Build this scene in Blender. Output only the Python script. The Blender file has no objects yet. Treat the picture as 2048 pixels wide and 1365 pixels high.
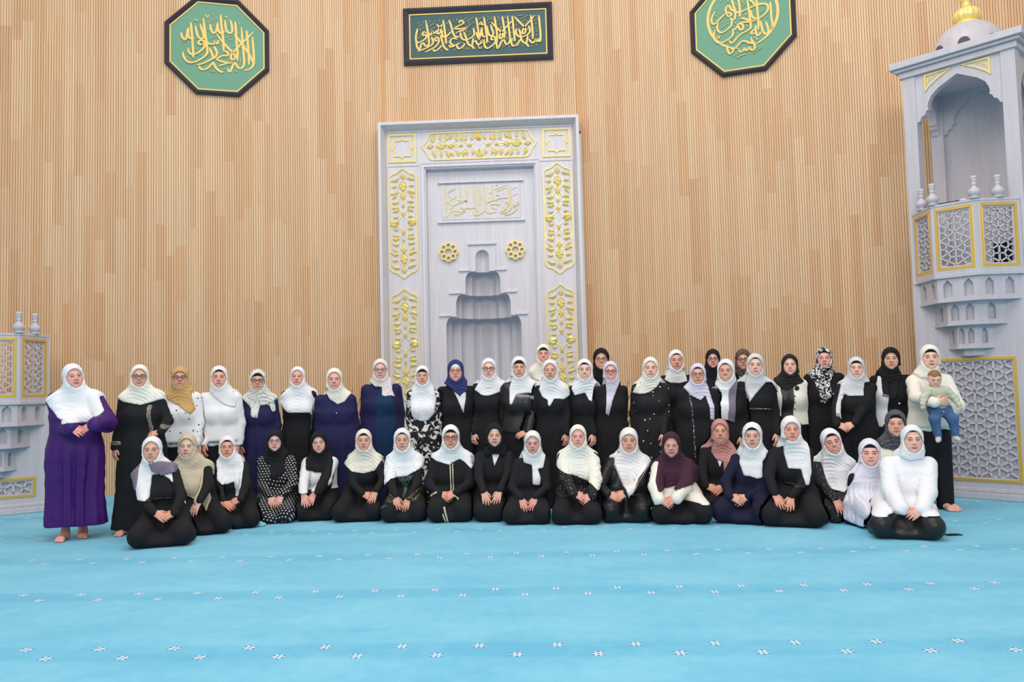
import bpy, bmesh, math, random
import numpy as np
from mathutils import Matrix, Vector
from mathutils.geometry import tessellate_polygon

random.seed(7)
rng = np.random.default_rng(7)
C = bpy.context.scene.collection
sc = bpy.context.scene
PI = math.pi

# ------------------------------------------------------------------ camera
CAM_H = 1.5
cam_d = bpy.data.cameras.new('camera')
cam = bpy.data.objects.new('camera', cam_d)
C.objects.link(cam)
cam_d.sensor_width = 36.0
cam_d.lens = 1650.0 * 36.0 / 2048.0
fw = Vector((-0.04723942, 0.9971601, 0.05865301)).normalized()
rt = Vector((0.99850631, 0.04875381, -0.02466184)).normalized()
dn = Vector((-0.02745136, 0.05740039, -0.99797376)).normalized()
m = Matrix((rt, -dn, -fw)).transposed().to_4x4()
m.translation = Vector((0, 0, CAM_H))
cam.matrix_world = m
cam_d.clip_end = 200
sc.camera = cam

# ------------------------------------------------------------------ world, lamps, exposure
w = bpy.data.worlds.new('world')
sc.world = w
w.use_nodes = True
bg = w.node_tree.nodes['Background']
bg.inputs[0].default_value = (1.0, 0.985, 0.97, 1)
bg.inputs[1].default_value = 0.55
def area(name, loc, target, sx, sy, energy, col=(1, 1, 1)):
    l = bpy.data.lights.new(name, 'AREA')
    l.shape = 'RECTANGLE'; l.size = sx; l.size_y = sy; l.energy = energy; l.color = col
    o = bpy.data.objects.new(name, l); C.objects.link(o)
    o.location = loc
    o.rotation_euler = (Vector(target) - Vector(loc)).to_track_quat('-Z', 'Y').to_euler()
    return o
area('hall_ceiling_lamp', (-0.5, 6.2, 11.5), (-0.8, 9.0, 0), 11, 6, 680, (1.0, 0.97, 0.93))
area('rear_ceiling_lamp', (0, -5.0, 8.5), (-0.8, 11.0, 2.2), 9, 4, 860, (1.0, 0.97, 0.94))
sc.view_settings.view_transform = 'Standard'
sc.view_settings.look = 'None'
sc.view_settings.gamma = 1.0
sc.view_settings.use_curve_mapping = False
sc.view_settings.exposure = 0.0

# ------------------------------------------------------------------ helpers
def lin(c):
    return tuple(((v/255)/12.92 if v/255 <= 0.04045 else ((v/255+0.055)/1.055)**2.4) for v in c)

_mats = {}
def mat(name, rgb, rough=0.6, metal=0.0, noise=0.0, nscale=8.0, bump=0.0, bscale=60.0, stretch=(1,1,1), sheen=0.0, attr=None, spec=0.5):
    key = name
    if key in _mats: return _mats[key]
    m = bpy.data.materials.new(name); m.use_nodes = True
    nt = m.node_tree; b = nt.nodes['Principled BSDF']
    b.inputs['Roughness'].default_value = rough
    b.inputs['Metallic'].default_value = metal
    b.inputs['Specular IOR Level'].default_value = spec
    if sheen: 
        b.inputs['Sheen Weight'].default_value = sheen
    col = lin(rgb) + (1,)
    b.inputs['Base Color'].default_value = col
    src = None
    if attr:
        a = nt.nodes.new('ShaderNodeAttribute'); a.attribute_name = attr; src = a.outputs['Color']
    if noise or bump:
        tc = nt.nodes.new('ShaderNodeTexCoord'); mp = nt.nodes.new('ShaderNodeMapping')
        mp.inputs['Scale'].default_value = stretch
        nt.links.new(tc.outputs['Object'], mp.inputs['Vector'])
    if noise:
        n = nt.nodes.new('ShaderNodeTexNoise'); n.inputs['Scale'].default_value = nscale; n.inputs['Detail'].default_value = 3
        nt.links.new(mp.outputs[0], n.inputs['Vector'])
        mr = nt.nodes.new('ShaderNodeMapRange'); mr.inputs[1].default_value = 0.3; mr.inputs[2].default_value = 0.7
        mr.inputs[3].default_value = 1-noise; mr.inputs[4].default_value = 1+noise*0.5
        nt.links.new(n.outputs[0], mr.inputs[0])
        mx = nt.nodes.new('ShaderNodeMix'); mx.data_type = 'RGBA'; mx.blend_type = 'MULTIPLY'; mx.inputs[0].default_value = 1
        if src is not None: nt.links.new(src, mx.inputs[6])
        else: mx.inputs[6].default_value = col
        nt.links.new(mr.outputs[0], mx.inputs[7])
        src = mx.outputs[2]
    if src is not None: nt.links.new(src, b.inputs['Base Color'])
    if bump:
        n2 = nt.nodes.new('ShaderNodeTexNoise'); n2.inputs['Scale'].default_value = bscale; n2.inputs['Detail'].default_value = 2
        nt.links.new(mp.outputs[0], n2.inputs['Vector'])
        bp = nt.nodes.new('ShaderNodeBump'); bp.inputs['Strength'].default_value = bump; bp.inputs['Distance'].default_value = 0.01
        nt.links.new(n2.outputs[0], bp.inputs['Height']); nt.links.new(bp.outputs[0], b.inputs['Normal'])
    _mats[key] = m
    return m

def link(o, parent=None):
    C.objects.link(o)
    if parent is not None: o.parent = parent
    return o
def empty(name, loc=(0,0,0), rz=0.0, parent=None, label=None, cat=None, group=None):
    o = bpy.data.objects.new(name, None); o.empty_display_size = 0.2
    o.location = loc; o.rotation_euler = (0, 0, rz)
    link(o, parent); tag(o, label, cat, group); return o
def tag(o, label=None, cat=None, group=None, kind=None):
    if label: o['label'] = label
    if cat: o['category'] = cat
    if group: o['group'] = group
    if kind: o['kind'] = kind
    return o

class MB:
    def __init__(s): s.v = []; s.f = []
    def add(s, vs, fs):
        o = len(s.v); s.v += [tuple(p) for p in vs]; s.f += [tuple(i+o for i in f) for f in fs]; return s
    def box(s, x0, x1, y0, y1, z0, z1):
        return s.add([(x0,y0,z0),(x1,y0,z0),(x1,y1,z0),(x0,y1,z0),(x0,y0,z1),(x1,y0,z1),(x1,y1,z1),(x0,y1,z1)],
                     [(0,3,2,1),(4,5,6,7),(0,1,5,4),(1,2,6,5),(2,3,7,6),(3,0,4,7)])
    def bar(s, p, q, wd, y0, y1):          # bar in an x-z plate from p to q
        dx, dz = q[0]-p[0], q[1]-p[1]; L = math.hypot(dx, dz)
        if L < 1e-5: return s
        nx, nz = -dz/L*wd/2, dx/L*wd/2
        c = [(p[0]-nx,p[1]-nz),(q[0]-nx,q[1]-nz),(q[0]+nx,q[1]+nz),(p[0]+nx,p[1]+nz)]
        return s.prism(c, y0, y1)
    def prism(s, loop, y0, y1):            # x-z polygon (counter-clockwise seen from -y) between y0 (front) and y1
        n = len(loop)
        vs = [(x,y0,z) for x,z in loop] + [(x,y1,z) for x,z in loop]
        fs = [tuple(range(n)), tuple(range(2*n-1, n-1, -1))] + [(i,i+n,(i+1)%n+n,(i+1)%n) for i in range(n)]
        return s.add(vs, fs)
    def vprism(s, loop, z0, z1, cap=True):           # x-y polygon, counter-clockwise, between z0 and z1
        n = len(loop)
        vs = [(x,y,z0) for x,y in loop] + [(x,y,z1) for x,y in loop]
        fs = [(i,(i+1)%n,(i+1)%n+n,i+n) for i in range(n)]
        if cap: fs += [tuple(range(n-1,-1,-1)), tuple(range(n,2*n))]
        return s.add(vs, fs)
    def plate(s, outer, holes, y0, y1, T=None):      # plate with holes in the x-z plane, front y0, back y1
        loops = [outer] + list(holes)
        flat = [p for l in loops for p in l]
        tris = tessellate_polygon([[Vector((x, z, 0)) for x, z in l] for l in loops])
        n = len(flat)
        vs = [(x,y0,z) for x,z in flat] + [(x,y1,z) for x,z in flat]
        fs = []
        for t in tris:
            a,b,c = [flat[i] for i in t]
            ar = (b[0]-a[0])*(c[1]-a[1])-(b[1]-a[1])*(c[0]-a[0])
            if ar < 0: t = (t[0],t[2],t[1])
            fs.append(tuple(t)); fs.append((t[0]+n,t[2]+n,t[1]+n))
        o = 0
        for l in loops:
            k = len(l)
            for i in range(k):
                fs.append((o+i, o+i+n, o+(i+1)%k+n, o+(i+1)%k))
            o += k
        if T: vs = [T(*p) for p in vs]
        return s.add(vs, fs)
    def lathe(s, prof, n=16, c=(0,0,0), lobes=0, lob=0.0):
        vs = []; fs = []
        for r, z in prof:
            for i in range(n):
                a = 2*PI*i/n; rr = r*(1+lob*abs(math.cos(lobes*a/2))) if lobes else r
                vs.append((c[0]+rr*math.cos(a), c[1]+rr*math.sin(a), c[2]+z))
        for j in range(len(prof)-1):
            for i in range(n):
                fs.append((j*n+i, j*n+(i+1)%n, (j+1)*n+(i+1)%n, (j+1)*n+i))
        fs.append(tuple(range(n-1,-1,-1))); fs.append(tuple(range((len(prof)-1)*n, len(prof)*n)))
        return s.add(vs, fs)
    def tube(s, pts, r, n=6):
        pts = [Vector(p) for p in pts]; vs = []; fs = []
        rr = r if isinstance(r, (list, tuple)) else [r]*len(pts)
        for i, p in enumerate(pts):
            d = (pts[min(i+1,len(pts)-1)]-pts[max(i-1,0)]).normalized()
            u = d.cross(Vector((0,0,1)))
            if u.length < 1e-3: u = d.cross(Vector((0,1,0)))
            u.normalize(); v = d.cross(u)
            for k in range(n):
                a = 2*PI*k/n; vs.append(p+(u*math.cos(a)+v*math.sin(a))*rr[i])
        for i in range(len(pts)-1):
            for k in range(n):
                fs.append((i*n+k, (i+1)*n+k, (i+1)*n+(k+1)%n, i*n+(k+1)%n))
        fs.append(tuple(range(n))); fs.append(tuple(range(len(pts)*n-1, (len(pts)-1)*n-1, -1)))
        return s.add(vs, fs)
    def xf(s, M):
        s.v = [tuple(M @ Vector(p)) for p in s.v]; return s
    def build(s, name, m, parent=None, smooth=False, kind=None, label=None, bevel=0.0, loc=None):
        me = bpy.data.meshes.new(name); me.from_pydata(s.v, [], s.f); me.update()
        if smooth: me.polygons.foreach_set('use_smooth', [True]*len(me.polygons))
        o = bpy.data.objects.new(name, me); me.materials.append(m)
        link(o, parent)
        if loc: o.location = loc
        if bevel:
            b = o.modifiers.new('bevel', 'BEVEL'); b.width = bevel; b.segments = 2; b.limit_method = 'ANGLE'; b.angle_limit = 0.6
        tag(o, label, None, None, kind)
        return o

def copy_obj(o, parent=None):
    c = o.copy(); link(c, parent); return c

# materials of the hall
M_MARBLE = mat('white_marble', (220,214,221), 0.38, noise=0.09, nscale=3.0, stretch=(6,6,0.35))
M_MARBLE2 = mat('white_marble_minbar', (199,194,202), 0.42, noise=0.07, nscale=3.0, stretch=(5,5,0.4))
M_GOLDP = mat('gold_paint', (236,214,142), 0.38, metal=0.1)
M_GOLD = mat('gold_leaf', (255,230,142), 0.28, metal=0.25)
M_GOLDF = mat('brass_frame', (226,186,84), 0.3, metal=0.35)
M_FRAME = mat('black_lacquer', (56,51,60), 0.42)
M_GREEN = mat('green_velvet', (118,166,140), 0.85, bump=0.15, bscale=300)
M_TEAL = mat('dark_teal_velvet', (62,96,98), 0.6, noise=0.12, nscale=3)
M_LETTER = mat('gold_thread', (230,196,112), 0.5, metal=0.15)
M_INSM = mat('pale_gold_relief', (232,212,150), 0.45)

# ------------------------------------------------------------------ floor: blue carpet with printed blossoms
def carpet_material():
    m = bpy.data.materials.new('blue_carpet'); m.use_nodes = True
    nt = m.node_tree; N = nt.nodes; L = nt.links; b = N['Principled BSDF']
    b.inputs['Roughness'].default_value = 0.95; b.inputs['Specular IOR Level'].default_value = 0.1
    b.inputs['Sheen Weight'].default_value = 0.15
    tc = N.new('ShaderNodeTexCoord'); sep = N.new('ShaderNodeSeparateXYZ'); L.new(tc.outputs['Object'], sep.inputs[0])
    def M(op, a, bb=None, c=None):
        n = N.new('ShaderNodeMath'); n.operation = op
        for i, v in enumerate((a, bb, c)):
            if v is None: continue
            if isinstance(v, (int, float)): n.inputs[i].default_value = v
            else: L.new(v, n.inputs[i])
        return n.outputs[0]
    X, Y = sep.outputs[0], sep.outputs[1]
    S = 0.4585; PER = 1.3685
    X = M('SUBTRACT', X, M('MULTIPLY', M('GREATER_THAN', Y, 6.9), 0.1))
    def motif(x0, y0):
        u = M('SUBTRACT', M('FLOORED_MODULO', M('ADD', M('SUBTRACT', X, x0), S/2), S), S/2)
        v = M('SUBTRACT', M('FLOORED_MODULO', M('ADD', M('SUBTRACT', Y, y0), PER/2), PER), PER/2)
        r = M('SQRT', M('ADD', M('MULTIPLY', u, u), M('MULTIPLY', v, v)))
        an = M('ARCTAN2', v, u)
        pet = M('MULTIPLY_ADD', M('ABSOLUTE', M('COSINE', M('MULTIPLY', an, 3.0))), 0.026, 0.014)
        white = M('LESS_THAN', r, pet)
        pet2 = M('MULTIPLY_ADD', M('ABSOLUTE', M('COSINE', M('MULTIPLY', M('ADD', an, 0.52), 3.0))), 0.034, 0.010)
        dark = M('LESS_THAN', r, pet2)
        core = M('LESS_THAN', r, 0.008)
        return white, dark, core, v
    w1, d1, k1, v1 = motif(-0.471, 4.937)
    w2, d2, k2, v2 = motif(-0.240, 4.766)
    white = M('MAXIMUM', w1, w2); dark = M('MAXIMUM', M('MAXIMUM', d1, d2), M('MAXIMUM', k1, k2))
    n1 = N.new('ShaderNodeTexNoise'); n1.inputs['Scale'].default_value = 1.1; n1.inputs['Detail'].default_value = 4
    mp = N.new('ShaderNodeMapping'); mp.inputs['Scale'].default_value = (1, 1.6, 1); L.new(tc.outputs['Object'], mp.inputs[0]); L.new(mp.outputs[0], n1.inputs[0])
    n2 = N.new('ShaderNodeTexNoise'); n2.inputs['Scale'].default_value = 9; n2.inputs['Detail'].default_value = 3; L.new(tc.outputs['Object'], n2.inputs[0])
    ramp = N.new('ShaderNodeValToRGB'); ramp.color_ramp.elements[0].position = 0.25; ramp.color_ramp.elements[1].position = 0.72
    ramp.color_ramp.elements[0].color = lin((98,184,219)) + (1,); ramp.color_ramp.elements[1].color = lin((134,207,234)) + (1,)
    band = N.new('ShaderNodeMapRange'); band.interpolation_type = 'SMOOTHSTEP'
    # darker woven stripe along each prayer row, between the two blossom rows
    vc = M('ABSOLUTE', M('ADD', v1, 0.085))
    band.inputs[1].default_value = 0.08; band.inputs[2].default_value = 0.19; band.inputs[3].default_value = 0.16; band.inputs[4].default_value = 0.0
    L.new(vc, band.inputs[0])
    fac = M('SUBTRACT', M('ADD', M('MULTIPLY', n1.outputs[0], 0.65), M('MULTIPLY', n2.outputs[0], 0.35)), band.outputs[0])
    L.new(fac, ramp.inputs[0])
    def mix(f, a, col):
        x = N.new('ShaderNodeMix'); x.data_type = 'RGBA'; L.new(f, x.inputs[0]); L.new(a, x.inputs[6]); x.inputs[7].default_value = lin(col)+(1,); return x.outputs[2]
    c = mix(dark, ramp.outputs[0], (72,128,178))
    c = mix(white, c, (205,226,238))
    k = M('MAXIMUM', k1, k2); c = mix(k, c, (80,110,170))
    L.new(c, b.inputs['Base Color'])
    nb = N.new('ShaderNodeTexNoise'); nb.inputs['Scale'].default_value = 260; L.new(tc.outputs['Object'], nb.inputs[0])
    bp = N.new('ShaderNodeBump'); bp.inputs['Strength'].default_value = 0.35; bp.inputs['Distance'].default_value = 0.008
    L.new(nb.outputs[0], bp.inputs['Height']); L.new(bp.outputs[0], b.inputs['Normal'])
    return m
fl = MB().box(-13, 13, -9, 15.5, -0.05, 0.0).build('floor', carpet_material()); tag(fl, kind='structure')

# ------------------------------------------------------------------ timber-slatted walls (three facets of the apse)
M_BACK = mat('dark_slat_backing', (150,98,58), 0.9)
M_SLAT = mat('pine_slats', (214,178,134), 0.55, attr='Col', noise=0.07, nscale=5, stretch=(30,30,0.6))
ZC = 14.0; XL, XR = -2.831, 0.6085; A18 = math.radians(18)
TOP = 10.4
def slat_mesh(name, width, z0, parent, seed):
    r = random.Random(seed)
    p, sw, dp = 0.0375, 0.0312, 0.013
    n = int(width/p)
    vs = []; fs = []; cols = []
    base = [(230,191,150),(226,183,140),(231,194,153),(224,178,134),(227,186,145),(230,190,149),(223,177,133)]
    for g in range(0, n, 4):
        z = z0 - r.random()*1.4 ; segs = []
        while z < TOP:
            h = 0.7 + r.random()*1.9
            c = lin(base[r.randrange(len(base))]); segs.append((max(z, z0), min(z+h, TOP), c)); z += h
        for k in range(g, min(g+4, n)):
            x0 = k*p + (p-sw)/2; x1 = x0+sw
            for a, b_, c in segs:
                if b_ <= z0: continue
                f = 0.94 + 0.12*r.random(); cc = (c[0]*f, c[1]*f, c[2]*f, 1)
                o = len(vs)
                vs += [(x0,0,a),(x0,-dp,a),(x1,-dp,a),(x1,0,a),(x0,0,b_),(x0,-dp,b_),(x1,-dp,b_),(x1,0,b_)]
                fs += [(o+1,o+2,o+6,o+5),(o,o+1,o+5,o+4),(o+2,o+3,o+7,o+6)]
                cols += [cc]*12
    me = bpy.data.meshes.new(name); me.from_pydata(vs, [], fs)
    ca = me.color_attributes.new('Col', 'FLOAT_COLOR', 'CORNER')
    ca.data.foreach_set('color', np.array(cols, dtype=np.float32).ravel())
    me.materials.append(M_SLAT); o = bpy.data.objects.new(name, me); link(o, parent)
    tag(o, kind='stuff'); return o
def wall(name, loc, rz, width, z0, seed):
    o = MB().box(0, width, 0.0, 0.12, z0, TOP).build(name, M_BACK); o.location = loc; o.rotation_euler = (0,0,rz)
    tag(o, kind='structure'); slat_mesh('slats', width, z0, o, seed); return o
wall('wall_back', (XL, ZC, 0), 0, XR-XL, 5.9, 3)
WL = 11.0
wall('wall_left', (XL-WL*math.cos(A18), ZC-WL*math.sin(A18), 0), A18, WL, 0, 4)
wall('wall_right', (XR, ZC, 0), -A18, WL, 0, 5)
M_CORNER = mat('orange_corner_strip', (214,158,106), 0.5, noise=0.1, nscale=4, stretch=(10,10,0.5))
for i, (x, sg) in enumerate(((XL, 1), (XR, -1))):
    t = MB().box(x-0.01 if sg > 0 else x-0.055, x+0.055 if sg > 0 else x+0.01, ZC-0.03, ZC+0.05, 5.9, TOP).build('trim_%d' % (i+1), M_CORNER)
    tag(t, kind='structure')

# ------------------------------------------------------------------ calligraphy
def smooth_line(pts, k=4):
    P = [Vector(p) for p in pts]; 
    if len(P) < 3: return P
    P = [2*P[0]-P[1]] + P + [2*P[-1]-P[-2]]; out = []
    for i in range(1, len(P)-2):
        a, b, c, d = P[i-1], P[i], P[i+1], P[i+2]
        for j in range(k):
            t = j/k
            out.append(0.5*((2*b)+(c-a)*t+(2*a-5*b+4*c-d)*t*t+(3*b-a-3*c+d)*t*t*t))
    out.append(P[-2]); return out
def ink(mb, strokes, wd, y, thick, nib=0.35):
    for si, st in enumerate(strokes):
        y = y-0.00045
        P = smooth_line([(a/1000, b/1000) for a, b in st]); n = len(P)
        Lf = []; Rt = []
        for i, p in enumerate(P):
            d = P[min(i+1, n-1)]-P[max(i-1, 0)]
            if d.length < 1e-6: d = Vector((1, 0))
            d.normalize(); nn = Vector((-d.y, d.x))
            a = math.atan2(d.y, d.x)
            k = wd*(0.58+0.42*abs(math.sin(a-nib)))
            e = min(i, n-1-i)/max(1, n-1)
            k *= min(1, 0.45+e*6)
            Lf.append(p+nn*k/2); Rt.append(p-nn*k/2)
        o = len(mb.v)
        for a, b in zip(Lf, Rt):
            mb.v += [(a.x, y, a.y), (b.x, y, b.y), (a.x, y+thick, a.y), (b.x, y+thick, b.y)]
        for i in range(n-1):
            q = o+4*i
            mb.f += [(q, q+1, q+5, q+4), (q+2, q, q+4, q+6), (q+1, q+3, q+7, q+5)]
        mb.f += [(o, o+2, o+3, o+1), (o+4*(n-1), o+4*(n-1)+1, o+4*(n-1)+3, o+4*(n-1)+2)]

INS_L=[[[[550,228],[565,9],[572,-160],[563,-254],[527,-317],[472,-351],[413,-364]],[[263,244],[325,157],[388,78],[458,-26],[520,-131],[567,-246]],[[456,322],[467,212],[478,86],[489,-83],[492,-269]],[[373,365],[384,247],[392,121],[407,-47],[417,-216],[409,-284],[370,-333],[330,-332],[299,-293],[276,-253],[245,-280],[221,-341],[197,-402],[166,-388],[158,-346]],[[275,457],[287,340],[294,197],[301,70],[312,-55],[311,-216]],[[-18,219],[44,132],[98,69],[160,-1],[222,-63],[269,-118],[276,-168],[245,-196],[214,-190],[206,-149],[230,-88],[277,-33],[324,22],[380,94],[459,178],[523,251],[571,307]],[[49,554],[56,428],[68,302],[83,177],[90,52],[93,-66]],[[115,467],[126,359],[138,292],[177,253],[216,257],[232,309],[220,401],[197,475]],[[-118,378],[-103,286],[-72,230],[-34,242],[-10,312],[2,414]],[[2,414],[5,305],[44,233],[83,245],[106,281]],[[93,-74],[136,-71],[167,-102],[152,-137],[89,-142],[27,-172],[-20,-210]],[[-35,-211],[65,-245],[143,-253],[237,-252],[143,-272],[65,-303],[19,-324]],[[-66,-272],[-43,-337],[3,-392],[49,-422],[92,-419]],[[-59,-263],[-105,-317],[-167,-381],[-228,-406],[-274,-389],[-290,-349]],[[-127,-26],[-104,-91],[-81,-156],[-74,-198],[-136,-245],[-213,-293],[-289,-324],[-328,-329]],[[-58,5],[-35,-43],[-12,-100],[-27,-160],[-74,-214]],[[12,112],[5,61],[-27,50],[-42,90],[-54,47],[-88,36],[-135,40],[-166,63]],[[-212,33],[-258,13],[-296,26],[-289,68],[-250,89],[-212,67],[-204,9],[-227,-52],[-289,-115],[-350,-154],[-404,-167],[-449,-121],[-461,-64]],[[-222,468],[-211,360],[-196,236],[-181,112],[-166,-13],[-162,-113],[-197,-174],[-274,-239],[-351,-287],[-434,-303],[-495,-266],[-533,-194],[-537,-128]],[[-418,374],[-407,258],[-396,134],[-388,9],[-381,-115],[-377,-223]],[[-345,331],[-330,232],[-304,142],[-258,113],[-219,133],[-227,208],[-250,290],[-273,363]],[[-449,279],[-457,187],[-441,113],[-396,101],[-357,121]],[[-567,193],[-548,112],[-502,74],[-479,143],[-464,236],[-445,280]]],[[[-195,530],[-157,492],[-133,536]],[[-134,460],[-95,472]],[[-71,550],[-60,533]],[[-17,505],[-2,481]],[[115,518],[135,533],[154,505]],[[-126,402],[-41,461]],[[114,155],[231,216]],[[176,127],[231,140]],[[238,56],[254,28]],[[326,454],[350,414]],[[326,276],[341,243]],[[-358,-46],[-320,-72]],[[-495,-208],[-450,-237]],[[-556,24],[-480,39]],[[-525,6],[-510,-26]],[[355,-153],[362,-245]],[[-136,-420],[-36,-430]],[[252,-385],[310,-406]],[[104,-363],[135,-377]],[[506,139],[522,115]],[[-127,116],[-49,182]],[[-372,408],[-338,428],[-311,401]],[[-276,425],[-257,419]],[[-544,233],[-521,237]],[[-571,-86],[-556,-98]],[[-87,351],[-64,345]],[[-157,286],[-138,275]],[[32,34],[47,6]],[[-434,-78],[-423,-102]],[[-281,-157],[-258,-171]],[[-157,407],[-134,393]],[[371,26],[387,-7]]]]
INS_C=[[[[-907,287],[-891,200],[-875,96],[-862,-15],[-855,-107],[-871,-167],[-904,-171],[-933,-158],[-951,-120],[-987,-131],[-1006,-179],[-1025,-233],[-1060,-195],[-1074,-139],[-1079,-66],[-1082,8]],[[-905,54],[-935,80],[-962,57],[-954,20],[-918,25],[-900,11],[-907,-31],[-956,-71],[-1016,-99],[-1064,-103],[-1082,-60],[-1080,20],[-1057,117],[-1048,147]],[[-725,95],[-744,53],[-774,54],[-791,86],[-804,44],[-828,20],[-863,53],[-900,48]],[[-811,-11],[-794,-61],[-783,-110],[-808,-157],[-868,-191],[-941,-225],[-1007,-246],[-1061,-268]],[[-698,-83],[-734,-88],[-752,-56],[-727,-27],[-692,-47],[-681,-102],[-706,-150],[-748,-197],[-803,-225],[-869,-258],[-930,-286]],[[-654,12],[-632,-62],[-615,-136],[-593,-204],[-552,-248],[-516,-256]],[[-785,-238],[-762,-269],[-720,-259],[-671,-218],[-628,-172]],[[-601,279],[-586,168],[-570,45],[-560,-59],[-556,-157]],[[-717,205],[-676,160],[-646,116],[-647,67],[-678,32],[-702,45],[-695,94],[-664,129],[-639,164],[-621,200]],[[-611,90],[-624,29],[-601,-21],[-559,-29],[-511,12],[-456,64]],[[-500,274],[-471,193],[-449,113],[-432,39],[-404,-17],[-362,-38],[-321,-40]],[[-309,204],[-315,235],[-290,252],[-255,232],[-244,201],[-286,178],[-346,151],[-407,117],[-347,105],[-270,104],[-180,125],[-252,79],[-330,58],[-385,24]],[[-357,-81],[-411,-60],[-459,-70],[-483,-111],[-466,-161],[-413,-188],[-353,-166],[-305,-138]],[[-503,-177],[-485,-209],[-437,-205],[-401,-182]],[[-371,-183],[-354,-233],[-319,-247],[-264,-213],[-222,-160]],[[-295,51],[-302,-4],[-285,-59],[-238,-98],[-172,-89],[-112,-61],[-63,-15],[-62,46],[-78,108]],[[-247,55],[-219,-20],[-196,-88],[-180,-150],[-151,-193],[-109,-214],[-74,-252],[-63,-264]],[[-82,-75],[-90,-141],[-103,-208]],[[1065,284],[1075,179],[1081,68],[1088,-43],[1085,-146],[1074,-198]],[[928,290],[938,186],[948,68],[955,-36],[949,-140]],[[642,278],[691,217],[747,155],[796,101],[827,48],[825,-11],[793,-36],[775,-9],[789,43],[835,106],[900,174],[952,231],[992,287]],[[604,293],[614,201],[621,83],[631,-22],[638,-126],[631,-165]],[[681,67],[664,3],[684,-57],[741,-92],[817,-76],[882,-40],[908,5],[897,64],[885,103]],[[713,59],[736,-13],[747,-92],[758,-144],[783,-185],[827,-206],[858,-240],[882,-274]],[[868,-72],[854,-149],[839,-213]],[[886,-131],[910,-177],[954,-205],[986,-174],[1006,-143],[1024,-183],[1050,-177],[1051,-132]],[[600,-105],[580,-175],[603,-241],[661,-231],[706,-188],[740,-131]],[[527,296],[534,191],[541,87],[552,-18],[559,-122],[541,-187],[502,-211],[471,-177],[453,-131],[421,-142],[395,-186],[368,-244],[342,-275],[327,-229],[332,-138]],[[432,294],[445,196],[459,97],[469,-1],[460,-105]],[[238,199],[288,138],[344,76],[400,22],[430,-25],[429,-77],[397,-108],[378,-75],[392,-24],[438,33],[504,102],[562,158],[608,208]],[[298,294],[308,202],[322,97],[335,-8],[332,-125],[321,-196],[336,-262]],[[231,153],[248,74],[272,8],[258,-37],[219,-48],[188,-14],[171,65],[160,137]],[[115,290],[126,198],[137,106],[150,1],[161,-104],[149,-182]],[[294,-117],[250,-121],[231,-94],[257,-63],[295,-78],[307,-137],[280,-194],[228,-237],[170,-267],[126,-246],[111,-193],[110,-102]],[[76,89],[74,17],[92,-49],[130,-64]],[[-22,289],[-8,197],[6,99],[16,-6],[20,-117]],[[-21,28],[-4,-44],[21,-91],[48,-21],[69,70],[83,108]],[[-70,-146],[-38,-128],[-13,-181],[25,-196],[58,-152],[71,-126],[95,-173],[115,-135]],[[36,150],[59,201],[81,160],[103,146]]],[[[-1037,256],[-1031,238]],[[-952,274],[-947,255]],[[-835,274],[-830,253]],[[-748,276],[-743,255]],[[-667,285],[-666,263]],[[-428,270],[-413,258]],[[-362,286],[-359,258]],[[-151,227],[-149,199]],[[-73,223],[-74,196]],[[-1076,62],[-1071,47]],[[-948,166],[-946,148]],[[-512,97],[-503,79]],[[-145,56],[-137,37]],[[-531,-261],[-526,-280]],[[-412,-248],[-406,-276]],[[-642,-256],[-641,-278]],[[-997,37],[-995,13]],[[-1035,171],[-950,222]],[[-843,168],[-752,225]],[[-839,100],[-742,157]],[[-248,262],[-176,289]],[[-219,218],[-68,290]],[[-1051,-37],[-1003,-2]],[[-177,-28],[-110,12]],[[-252,-231],[-249,-265]],[[-216,-233],[-213,-276]],[[-181,-235],[-177,-268]],[[-152,-236],[-145,-267]],[[-536,227],[-525,196]],[[-775,0],[-727,-3]],[[-902,-74],[-896,-105]],[[-519,-110],[-520,-146]],[[-199,77],[-194,34]],[[-266,7],[-264,-36]],[[-263,-140],[-260,-164]],[[-167,136],[-113,182]],[[-512,-67],[-482,-38]],[[-1006,139],[-995,101]],[[15,248],[100,297]],[[162,229],[278,288]],[[699,288],[801,296]],[[742,221],[890,292]],[[760,174],[850,216]],[[964,178],[1041,213]],[[334,201],[398,230]],[[666,-264],[744,-215]],[[425,-259],[489,-230]],[[1014,149],[1013,120]],[[1008,62],[1014,39]],[[1018,6],[1021,-20]],[[1026,-53],[1030,-79]],[[807,153],[813,133]],[[859,186],[863,163]],[[671,143],[675,113]],[[387,162],[393,139]],[[180,192],[199,181]],[[355,285],[379,244]],[[476,279],[491,246]],[[399,107],[413,60]],[[501,4],[502,-32]],[[581,0],[602,-20]],[[499,-87],[514,-127]],[[179,-144],[204,-171]],[[-46,-59],[-42,-88]],[[909,-73],[913,-96]],[[859,53],[859,13]],[[934,-243],[933,-273]],[[781,-237],[784,-266]],[[1004,-227],[1016,-260]],[[546,-245],[547,-268]],[[275,-246],[275,-272]],[[-4,-214],[36,-274],[69,-230]],[[1017,273],[1018,254]],[[183,299],[189,280]],[[-39,114],[-38,88]],[[252,244],[264,224]],[[480,181],[505,167]],[[580,98],[585,59]],[[432,-214],[435,-234]]]]
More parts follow.
